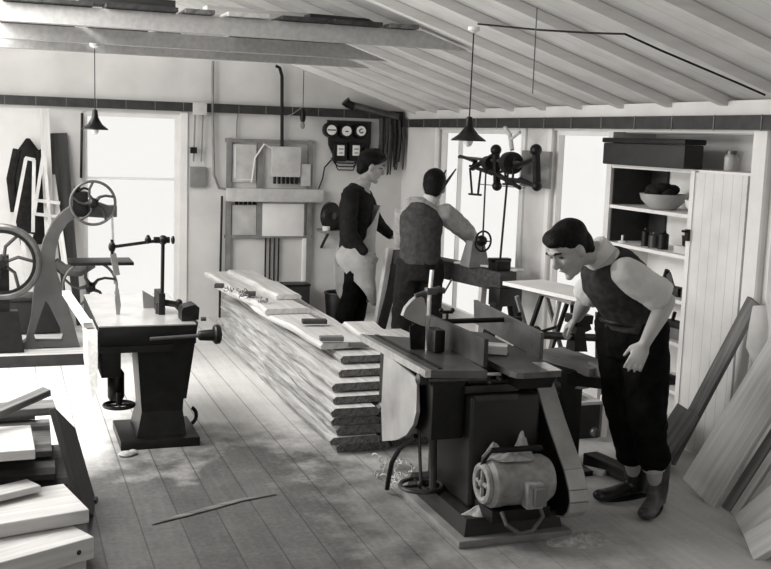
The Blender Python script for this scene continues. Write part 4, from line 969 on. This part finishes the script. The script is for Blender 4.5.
q.hexa([ry(570, 350)+V((0, dy, 0)) for dy in (-.05,)]+[ry(583, 350)+V((0, -.05, 0)), ry(583, 350)+V((0, .05, 0)), ry(570, 350)+V((0, .05, 0))], [ry(573, 326)+V((0, -.04, 0)), ry(581, 326)+V((0, -.04, 0)), ry(581, 326)+V((0, .04, 0)), ry(573, 326)+V((0, .04, 0))])
q.bar(ry(568, 318), ry(590, 319), .07, .05).bar(ry(575, 330), ry(588, 324), .05, .06)
q.build('chuck_head', 'iron', t)
MB().tube([ry(597, 312), ry(597, 365)], .011, 8).build('guide_rod', 'steeldull', t); MB().tube([ry(602, 318), ry(602, 362)], .009, 8).build('guide_rod', 'steel', t)
MB().tube([ry(540, 332), ry(556, 327)], .009, 8).ball(ry(536, 331), .03).ball(ry(528, 330), .022).ball(ry(519, 322), .02).tube([ry(519, 322), ry(519, 312)], .014, 8).build('lever', 'iron', t)
MB().tube([ry(553, 376, 5.0), ry(556, 395, 4.98)], .02, 8).ball(ry(556, 386, 4.97), .03).build('clamp_screw', 'ironworn', t)
heap(3.0, 5.02, .5, .05, .05, .03, 'small heap of sawdust under the mortiser table', 12, 25)
# low pale-framed stool with dust, behind
c = PY(575, 430, 5.7)
t = root('low_box_stand', (3.45, 5.75, 0), 'low dark stand with one pale post behind the mortising machine', 'stand')
MB().lohi((3.28, 5.62, 0), (3.52, 5.9, .22), .005).build('body', 'darkpaint', t)
MB().lohi((3.54, 5.62, 0), (3.58, 5.66, .27)).build('post', 'white', t)
MB().lohi((3.27, 5.61, .221), (3.53, 5.91, .24)).build('top_board', 'w_pale', t)
tag(MB().ball((3.45, 5.56, .06), .03, seg=12).build('knob_ball', 'steeldull'), 'small grey ball lying by the low dark stand', 'ball')
heap(3.4, 5.72, .24, .08, .08, .05, 'pale shavings heaped on the low dark stand', 13, 40)
board('timber_offcut', 'thick dark timber offcut on the floor behind the stooping man boots', 'offcut', PZ(590, 452, .07)+V((0, 0, 0)), PZ(632, 470, .07), .10, .068, 'w_dark', (0, 1, 0))
board('timber_offcut', 'small pale offcut on the floor left of the dark timber', 'offcut', PZ(583, 466, .03), PZ(605, 471, .03), .05, .03, 'w_light', (0, 1, 0))
board('upright_block', 'dark board standing on edge behind the stooping man at the cupboard foot', 'board', (3.52, 5.22, 0), (3.66, 5.3, .30), .22, .03, 'w_dark', (0, 1, 0))

# ================================================================== PEOPLE
def frame(fwd, up):
    f = V(fwd).normalized(); u = V(up) - V(up).dot(f)*f; u.normalize(); l = u.cross(f)      # l = person's left
    return f, u, l
def head(q, c, fwd, up, s=1.0):
    """skull, jaw, nose, ears, lips, brow as one set of blobs; c = skull centre"""
    f, u, l = frame(fwd, up); Rm = Matrix((f, l, u)).transposed()
    def B(x, y, z, rx, ry_, rz): q.ball(c + (f*x+l*y+u*z)*s, (rx*s, ry_*s, rz*s), Rm, 20)
    B(-.01, 0, .03, .098, .076, .088); B(.02, 0, -.02, .075, .066, .085); B(.035, 0, -.075, .05, .046, .045)
    B(.072, 0, -.105, .022, .022, .018); B(.085, 0, .04, .02, .055, .014)
    q.tube([c+(f*.088+u*.025)*s, c+(f*.106-u*.005)*s, c+(f*.116-u*.022)*s], [.009*s, .012*s, .014*s], 10); q.ball(c+(f*.108-u*.028)*s, (.016*s, .018*s, .011*s), Rm, 12)
    B(.086, 0, -.052, .013, .024, .006); B(.084, 0, -.064, .012, .021, .007)
    for y in (-1, 1):
        B(.068, y*.036, -.015, .022, .024, .022); B(-.005, y*.076, -.01, .018, .009, .032); B(.0, y*.083, -.002, .02, .006, .028)
    return f, u, l
def face_bits(parent, c, f, u, l, s=1.0, brow='hair'):
    Rm = Matrix((f, l, u)).transposed()
    for y in (-1, 1):
        MB().ball(c+(f*.0845+l*y*.033+u*.012)*s, (.008*s, .014*s, .006*s), Rm, 12).build('eye', 'eye', parent)
        MB().tube([c+(f*.098+l*y*.014+u*.036)*s, c+(f*.1+l*y*.034+u*.044)*s, c+(f*.082+l*y*.056+u*.036)*s], [.004*s, .006*s, .003*s], 8).build('eyebrow', brow, parent)
    MB().ball(c+(f*.0975-u*.058)*s, (.003*s, .02*s, .0025*s), Rm, 12).build('mouth', 'lip', parent)
def hair(parent, c, f, u, l, s=1.0, quiff=.0):
    Rm = Matrix((f, l, u)).transposed(); q = MB()
    def B(x, y, z, rx, ry_, rz): q.ball(c + (f*x+l*y+u*z)*s, (rx*s, ry_*s, rz*s), Rm, 20)
    B(-.022, 0, .052, .100, .083, .085); B(-.055, 0, .0, .065, .076, .075); B(.045, 0, .098, .055, .062, .036); B(.03, .0, .09, .06, .07, .035)
    B(.07, .02, .085+quiff, .036, .05, .028)
    for y in (-1, 1): B(-.02, y*.06, .025, .045, .022, .045)
    B(-.068, 0, -.05, .04, .06, .035)
    return flesh(q, 'hair', 'hair', parent, .007, 3, .006)
def hand(q, w, d, pn, thumb, s=1.0, curl=.4, spread=.08):
    """w wrist, d pointing direction, pn palm-facing direction, thumb = side on which the thumb leaves"""
    d = V(d).normalized(); pn = (V(pn)-V(pn).dot(d)*d).normalized(); sd_ = d.cross(pn)
    if sd_.dot(V(thumb)) < 0: sd_ = -sd_
    pc = w + d*.045*s
    q.tube([w-d*.012*s, w+d*.012*s, w+d*.04*s, w+d*.078*s, w+d*.09*s], [(.024*s, .018*s), (.028*s, .017*s), (.038*s, .015*s), (.04*s, .013*s), (.036*s, .011*s)], 14, side=sd_)
    for i, (off, L) in enumerate(((.030, .072), (.010, .080), (-.011, .074), (-.031, .058))):
        b0 = w + d*.082*s + sd_*off*s; dirn = (d + sd_*spread*(off/.03)).normalized(); ang = 0; pts = [b0-dirn*.02*s, b0]; p = b0
        for seg_, fr in enumerate((.45, .32, .23)):
            ang += curl*(.7+.25*seg_+.06*i); dd = dirn*math.cos(ang)+pn*math.sin(ang); p = p+dd*L*fr*s; pts.append(p)
        q.cap_(pts, [.0085*s, .0092*s, .0086*s, .0078*s, .0068*s], 8)
    t0 = w + d*.02*s + sd_*.022*s; td = (sd_*.75+d*.75+pn*.3).normalized(); t1 = t0+td*.035*s; td2 = (sd_*.25+d*.95+pn*.45).normalized(); t2 = t1+td2*.03*s; t3 = t2+td2*.024*s
    q.cap_([t0-td*.01*s, t1, t2, t3], [.014*s, .0115*s, .010*s, .0078*s], 8)
def boot(parent, ankle, toe_dir, name='boot', m='boot', L=.28, top=.2, tilt=None):
    """a laced work boot standing on the floor under the ankle"""
    d = V((toe_dir[0], toe_dir[1], 0)).normalized(); q = MB(); a = V((ankle.x, ankle.y, 0))
    heel = a - d*.07; sd_ = V((-d.y, d.x, 0))
    q.tube([heel+V((0, 0, .045)), a+V((0, 0, .05)), a+d*.07+V((0, 0, .045)), a+d*.13+V((0, 0, .038)), a+d*(L-.1)+V((0, 0, .034)), a+d*(L-.075)+V((0, 0, .028))], [(.03, .038), (.038, .048), (.042, .042), (.047, .034), (.044, .03), (.028, .02)], 16, side=sd_)
    q.ball(heel+V((0, 0, .045)), .034).ball(a+d*(L-.1)+V((0, 0, .034)), (.046, .046, .032))
    q.tube([a+V((0, 0, .03)), a-d*.005+V((0, 0, .1)), V((ankle.x, ankle.y, 0))+V((0, 0, top))], [(.048, .06), (.056, .062), (.062, .066)], 16, side=sd_)
    o = flesh(q, name, m, parent, .007, 4, .004)
    s_ = MB(); pl_ = []
    for k_ in range(20):
        th = 2*math.pi*k_/20; cx = math.cos(th); sy = math.sin(th); pl_.append(a + d*(.055+ (L/2-.005)*cx) + sd_*(.042+.006*cx)*sy)
    s_.prism([p+V((0, 0, .001)) for p in pl_], (0, 0, .018)); s_.build('sole', 'iron', o)
    return o

# ---- stooping man in waistcoat at the right
ZB = V((0, 0, 1))
t = root('person', (2.98, 4.4, 0), 'stooping dark-haired person in dark waistcoat, rolled white sleeves and boots by the planer', 'person')
def wm(px, py, Y=4.4): return PY(px, py, Y)
pel = wm(632, 322, 4.42); ch = wm(617, 278, 4.40); nk = wm(598, 252, 4.38)
hc = wm(570, 249, 4.36)
shL = wm(622, 270, 4.20); elL = wm(667, 301, 4.16); wrL = wm(645, 343, 4.08)
shR = wm(606, 268, 4.56); elR = wm(585, 300, 4.66); wrR = wm(577, 318, 4.95)
hL = pel+V((.03, -.09, -.02)); hR = pel+V((-.03, .09, -.02))
knL = wm(646, 415, 4.30); knR = wm(626, 415, 4.46)
anL = V((3.13, 4.41, .10)); anR = V((3.11, 4.585, .10))
lat = V((0, 1, 0))
q = MB()
q.tube([pel-V((0, 0, .06)), pel, wm(624, 300, 4.41), ch, wm(606, 262, 4.39), nk], [(.15, .10), (.16, .115), (.14, .11), (.165, .12), (.14, .09), (.06, .06)], 20, side=lat)
q.cap_([wm(606, 262, 4.39), nk, hc+V((.03, 0, -.03))], [.062, .058, .055], 14)
f, u, l = head(q, hc, (-.80, -.14, -.56), (-.62, -.02, .78), 1.02)
for s0, e0, w0 in ((shL, elL, wrL), (shR, elR, wrR)):
    m1 = (s0+e0)/2; m2 = e0*.65+w0*.35
    q.cap_([s0, m1, e0], [.055, .048, .04], 14); q.cap_([e0, m2, w0], [.041, .043, .027], 14)
for h0, k0, a0 in ((hL, knL, anL), (hR, knR, anR)):
    q.cap_([h0, (h0+k0)/2, k0], [.085, .075, .055], 14); q.cap_([k0, k0*.6+a0*.4, a0], [.055, .055, .036], 14)
    q.cap_([a0-V((0, 0, .04)), a0+(V((-.06, -.055, -.055)) if a0 is anL else V((-.08, -.006, -.055)))], [.033, .024], 10)
hand(q, wrL, (-.42, .1, -1), (.55, .75, -.1), (-.9, -.3, 0), 1.03, .35)
hand(q, wrR, (-.3, .4, -.5), (.3, 0, -.9), (0, -1, 0), 1.0, .7)
bd = flesh(q, 'body', 'skin', t, .0065, 3)
face_bits(t, hc, f, u, l, 1.02); hair(t, hc, f, u, l, 1.03, .004)
# shirt: torso layer, collar, rolled sleeves
q = MB()
q.tube([pel+V((0, 0, .02)), wm(624, 300, 4.41), ch, wm(607, 263, 4.39), wm(601, 256, 4.38)], [(.165, .12), (.155, .12), (.178, .132), (.155, .10), (.085, .07)], 20, side=lat)
for s0, e0, k_ in ((shL, elL, .86), (shR, elR, .9)):
    e1 = s0.lerp(e0, k_); d0 = (e0-s0).normalized()
    q.cap_([s0.lerp(e0, .08), s0.lerp(e0, .45), e1-d0*.03], [.074, .083, .076], 16)
    q.tube([e1-d0*.045, e1+d0*.012], [.083, .079], 16)
flesh(q, 'shirt', 'shirt', t, .009, 4, .02)
q = MB(); q.tube([wm(604, 259, 4.385), wm(597, 251, 4.38), wm(593, 247, 4.38)], [.078, .076, .072], 18); flesh(q, 'shirt_collar', 'shirt', t, .007, 3)
# waistcoat
q = MB()
q.tube([pel+V((.0, 0, -.035)), pel+V((-.0, 0, .05)), wm(624, 298, 4.41), wm(615, 278, 4.40), wm(609, 266, 4.39), wm(603, 258, 4.39)], [(.178, .135), (.178, .142), (.168, .14), (.20, .155), (.185, .132), (.105, .09)], 22, side=lat)
flesh(q, 'waistcoat', 'vest2', t, .009, 4, .016)
# trousers
q = MB()
q.tube([pel+V((0, 0, .01)), pel-V((0, 0, .1)), pel-V((0, 0, .17))], [(.168, .128), (.172, .14), (.15, .12)], 20, side=lat)
for h0, k0, a0 in ((hL, knL, anL), (hR, knR, anR)):
    cuff = k0.lerp(a0, .62)
    q.cap_([h0, h0.lerp(k0, .5), k0, k0.lerp(a0, .35), cuff+V((.0, 0, .02))], [.112, .112, .098, .088, .082], 16)
flesh(q, 'trousers', 'trouser', t, .009, 4, .03)
q = MB(); q.tube([knL.lerp(anL, .58)+V((0, 0, .02)), knL.lerp(anL, .72)], [.066, .06], 14); flesh(q, 'sock', 'sock', t, .008, 2)
MB().torus(pel+V((0, 0, .0)), .15, .012, (0.05, 0, 1), 28, 6).build('belt', 'iron', t)
boot(t, V((3.13, 4.41, 0)), (-.74, -.67), 'boot', 'bootworn', .30, .25)
boot(t, V((3.11, 4.585, 0)), (-1, -.08), 'boot', 'boot', .31, .27)

# ---- man in apron at the back
t = root('person', (2.93, 8.95, 0), 'person in dark jacket and pale canvas apron standing in profile by the back wall', 'person')
def w1(px, py, Y=8.9): return PY(px, py, Y)
hc = w1(371, 167, 8.9)
f0 = V((.93, -.25, -.28))
pel = w1(354, 252, 8.9); ch = w1(356, 208, 8.9); nk = w1(363, 183, 8.9)
lat = V((-.25, 1, 0)).normalized()
shR = w1(350, 195, 8.72); elR = w1(350, 233, 8.66); wrR = w1(366, 254, 8.62)
shL = w1(364, 196, 9.07); elL = w1(378, 224, 9.1); wrL = w1(392, 236, 9.0)
hR = pel+V((0, -.09, -.03)); hL = pel+V((0, .09, -.03)); knR = w1(350, 298, 8.85); knL = w1(360, 298, 8.98); anR = V((2.80, 8.87, .1)); anL = V((2.98, 9.0, .1))
q = MB()
q.tube([pel-V((0, 0, .06)), pel, (pel+ch)/2, ch, w1(359, 191), nk], [(.15, .10), (.16, .11), (.135, .1), (.165, .115), (.15, .085), (.058, .058)], 20, side=lat)
q.cap_([w1(359, 191), nk, hc+V((-.02, 0, -.05))], [.06, .056, .055], 14)
f, u, l = head(q, hc, f0, (.25, 0, 1), 1.07)
for s0, e0, w0 in ((shL, elL, wrL), (shR, elR, wrR)): q.cap_([s0, (s0+e0)/2, e0], [.052, .046, .04], 12); q.cap_([e0, e0.lerp(w0, .35), w0], [.04, .04, .027], 12)
for h0, k0, a0 in ((hL, knL, anL), (hR, knR, anR)):
    q.cap_([h0, (h0+k0)/2, k0], [.085, .072, .055], 12); q.cap_([k0, k0.lerp(a0, .4), a0], [.055, .053, .036], 12); q.cap_([a0-V((0, 0, .04)), a0+V((.1, -.03, -.06))], [.035, .028], 10)
hand(q, wrR, (.9, 0, -.6), (0, 1, -.2), (0, 0, 1), 1, .4); hand(q, wrL, (1, -.2, -.5), (0, 0, -1), (0, -1, 0), 1, .5)
flesh(q, 'body', 'skin_d', t, .008, 3); face_bits(t, hc, f, u, l, 1.07); hair(t, hc, f, u, l, 1.12, .012)
q = MB()
q.tube([pel+V((0, 0, .03)), (pel+ch)/2, ch, w1(358, 193), w1(361, 187)], [(.165, .125), (.158, .125), (.185, .138), (.178, .118), (.105, .09)], 20, side=lat)
for s0, e0, w0 in ((shL, elL, wrL), (shR, elR, wrR)): q.cap_([s0.lerp(ch, .1)+V((0, 0, .01)), s0+V((0, 0, .01)), s0.lerp(e0, .5), e0], [.075, .078, .07, .062], 14); q.cap_([e0, e0.lerp(w0, .85)], [.06, .046], 14)
flesh(q, 'jacket', 'jacket', t, .011, 4, .02)
q = MB(); q.tube([w1(361, 188), w1(364, 182), w1(365, 180)], [.072, .068, .064], 16); flesh(q, 'shirt_collar', 'shirt_g', t, .009, 2)
q = MB()
q.tube([pel+V((0, 0, .02)), pel-V((0, 0, .14))], [(.165, .125), (.16, .125)], 18, side=lat)
for h0, k0, a0 in ((hL, knL, anL), (hR, knR, anR)): q.cap_([h0, h0.lerp(k0, .5), k0, k0.lerp(a0, .5), a0+V((0, 0, .03))], [.09, .086, .082, .08, .078], 14)
flesh(q, 'trousers', 'trouser', t, .011, 4, .025)
# apron: bib in front and a skirt wrapped round both sides
q = MB()
fx = V((.97, -.25, 0)).normalized()
def ring(c, a, b, th0, th1, n_=14): return [c + fx*b*math.cos(rad(th0+(th1-th0)*k_/n_)) + lat*a*math.sin(rad(th0+(th1-th0)*k_/n_)) for k_ in range(n_+1)]
rows = [ring(ch+V((.03, 0, .03)), .15, .175, -45, 45), ring((pel+ch)/2, .185, .175, -75, 70), ring(pel+V((-.015, 0, .05)), .225, .17, -178, 100), ring(pel-V((.02, 0, .12)), .25, .195, -165, 100), ring(pel-V((.02, 0, .30)), .245, .20, -92, 100), ring(pel-V((.01, 0, .46)), .23, .19, -72, 90)]
def cloth(rows, name, m, parent, th=.008, fold=.02):
    q = MB(); vs = [[q.b.verts.new(p) for p in r_] for r_ in rows]
    for i in range(len(vs)-1):
        for j in range(len(vs[0])-1): q.b.faces.new((vs[i][j], vs[i][j+1], vs[i+1][j+1], vs[i+1][j]))
    o = q.build(name, m, parent)
    s_ = o.modifiers.new('subdivision', 'SUBSURF'); s_.levels = s_.render_levels = 2
    d_ = o.modifiers.new('folds', 'DISPLACE'); d_.texture = cloud; d_.strength = fold; d_.texture_coords = 'LOCAL'
    s_ = o.modifiers.new('solidify', 'SOLIDIFY'); s_.thickness = th
    return o
cloth(rows, 'apron', 'apron', t)
boot(t, V((2.80, 8.87, 0)), (1, -.3), top=.16); boot(t, V((2.98, 9.0, 0)), (1, -.2), top=.16)

# ---- man at the lathe, seen from behind
Y3 = 7.8
t = root('person', (3.1, Y3, 0), 'person seen from behind in dark waistcoat and striped shirt working at the lathe', 'person')
def w2(px, py, Y=Y3): return PY(px, py, Y)
hc = w2(434, 188, Y3+.05); pel = w2(420, 262, Y3-.05); ch = w2(421, 219, Y3-.02); nk = w2(429, 202, Y3)
lat = V((-1, .25, 0)).normalized(); f0 = V((.42, .85, -.32))
shR = w2(445, 213, Y3-.06); elR = w2(468, 233, Y3-.02); wrR = w2(478, 248, Y3+.12)
shL = w2(404, 214, Y3+.05); elL = w2(403, 240, Y3+.12); wrL = w2(425, 246, Y3+.30)
hL = pel+lat*.09-V((0, 0, .03)); hR = pel-lat*.09-V((0, 0, .03)); knL = hL-V((.03, -.03, .42)); knR = hR-V((-.03, -.03, .42)); anL = V((knL.x-.01, knL.y-.03, .1)); anR = V((knR.x+.02, knR.y-.03, .1))
q = MB()
q.tube([pel-V((0, 0, .06)), pel, (pel+ch)/2, ch, w2(426, 205), nk], [(.15, .10), (.16, .11), (.135, .1), (.165, .115), (.15, .085), (.058, .058)], 20, side=lat)
q.cap_([w2(426, 205), nk, hc+V((-.02, 0, -.05))], [.06, .056, .055], 14)
f, u, l = head(q, hc, f0, (.1, .1, 1), 1.05)
for s0, e0, w0 in ((shL, elL, wrL), (shR, elR, wrR)): q.cap_([s0, (s0+e0)/2, e0], [.052, .046, .04], 12); q.cap_([e0, e0.lerp(w0, .35), w0], [.04, .04, .027], 12)
for h0, k0, a0 in ((hL, knL, anL), (hR, knR, anR)):
    q.cap_([h0, (h0+k0)/2, k0], [.085, .072, .055], 12); q.cap_([k0, k0.lerp(a0, .4), a0], [.055, .053, .036], 12); q.cap_([a0-V((0, 0, .04)), a0+V((.03, .1, -.06))], [.035, .028], 10)
hand(q, wrR, (.3, .5, -.6), (-.5, .3, -.6), (-1, 0, 0), 1, .6); hand(q, wrL, (.6, .5, -.1), (0, 0, -1), (0, 1, 0), 1, .6)
flesh(q, 'body', 'skin', t, .008, 3); face_bits(t, hc, f, u, l, 1.05); hair(t, hc, f, u, l, 1.13)
q = MB()
q.tube([pel+V((0, 0, .03)), (pel+ch)/2, ch, w2(425, 207), w2(428, 202)], [(.16, .12), (.15, .115), (.175, .125), (.165, .1), (.08, .07)], 20, side=lat)
for s0, e0, k_ in ((shL, elL, 1.0), (shR, elR, .95)): q.cap_([s0.lerp(ch, .25), s0, s0.lerp(e0, .5), s0.lerp(e0, k_)], [.075, .085, .082, .075], 14)
q.cap_([elR, elR.lerp(wrR, .3)], [.07, .062], 12)
flesh(q, 'shirt', 'shirt_g', t, .010, 4, .025)
q = MB(); q.tube([w2(428, 204), w2(431, 198), w2(432, 196)], [.07, .066, .062], 16); flesh(q, 'shirt_collar', 'shirt', t, .009, 2)
q = MB(); q.tube([pel+V((0, 0, -.02)), (pel+ch)/2, ch, w2(424, 209), w2(426, 205)], [(.172, .135), (.165, .132), (.182, .142), (.15, .12), (.11, .095)], 20, side=lat); flesh(q, 'waistcoat', 'vest3', t, .010, 4, .014)
q = MB()
q.tube([pel+V((0, 0, .02)), pel-V((0, 0, .14))], [(.17, .13), (.165, .13)], 18, side=lat)
for h0, k0, a0 in ((hL, knL, anL), (hR, knR, anR)): q.cap_([h0, h0.lerp(k0, .5), k0, k0.lerp(a0, .5), a0+V((0, 0, .03))], [.105, .1, .088, .08, .078], 14)
flesh(q, 'trousers', 'vest', t, .011, 4, .025)
boot(t, V((anL.x, anL.y, 0)), (-.1, 1), top=.16); boot(t, V((anR.x, anR.y, 0)), (.25, 1), top=.16)
# two slender tools on the wall cord behind his head
for (a_, b_), lb in (((((441, 190), (456, 169))), 'longer'), (((440, 183), (446, 170)), 'shorter')):
    a, b = PX(*a_, XR-.03), PX(*b_, XR-.03)
    tag(MB().tube([a, b], [.02, .006], 8).build('hanging_tool', 'iron'), 'slender dark pointed tool on the window frame, %s of two by the lathe man head' % lb, 'tool', 'pointed tools by the window')
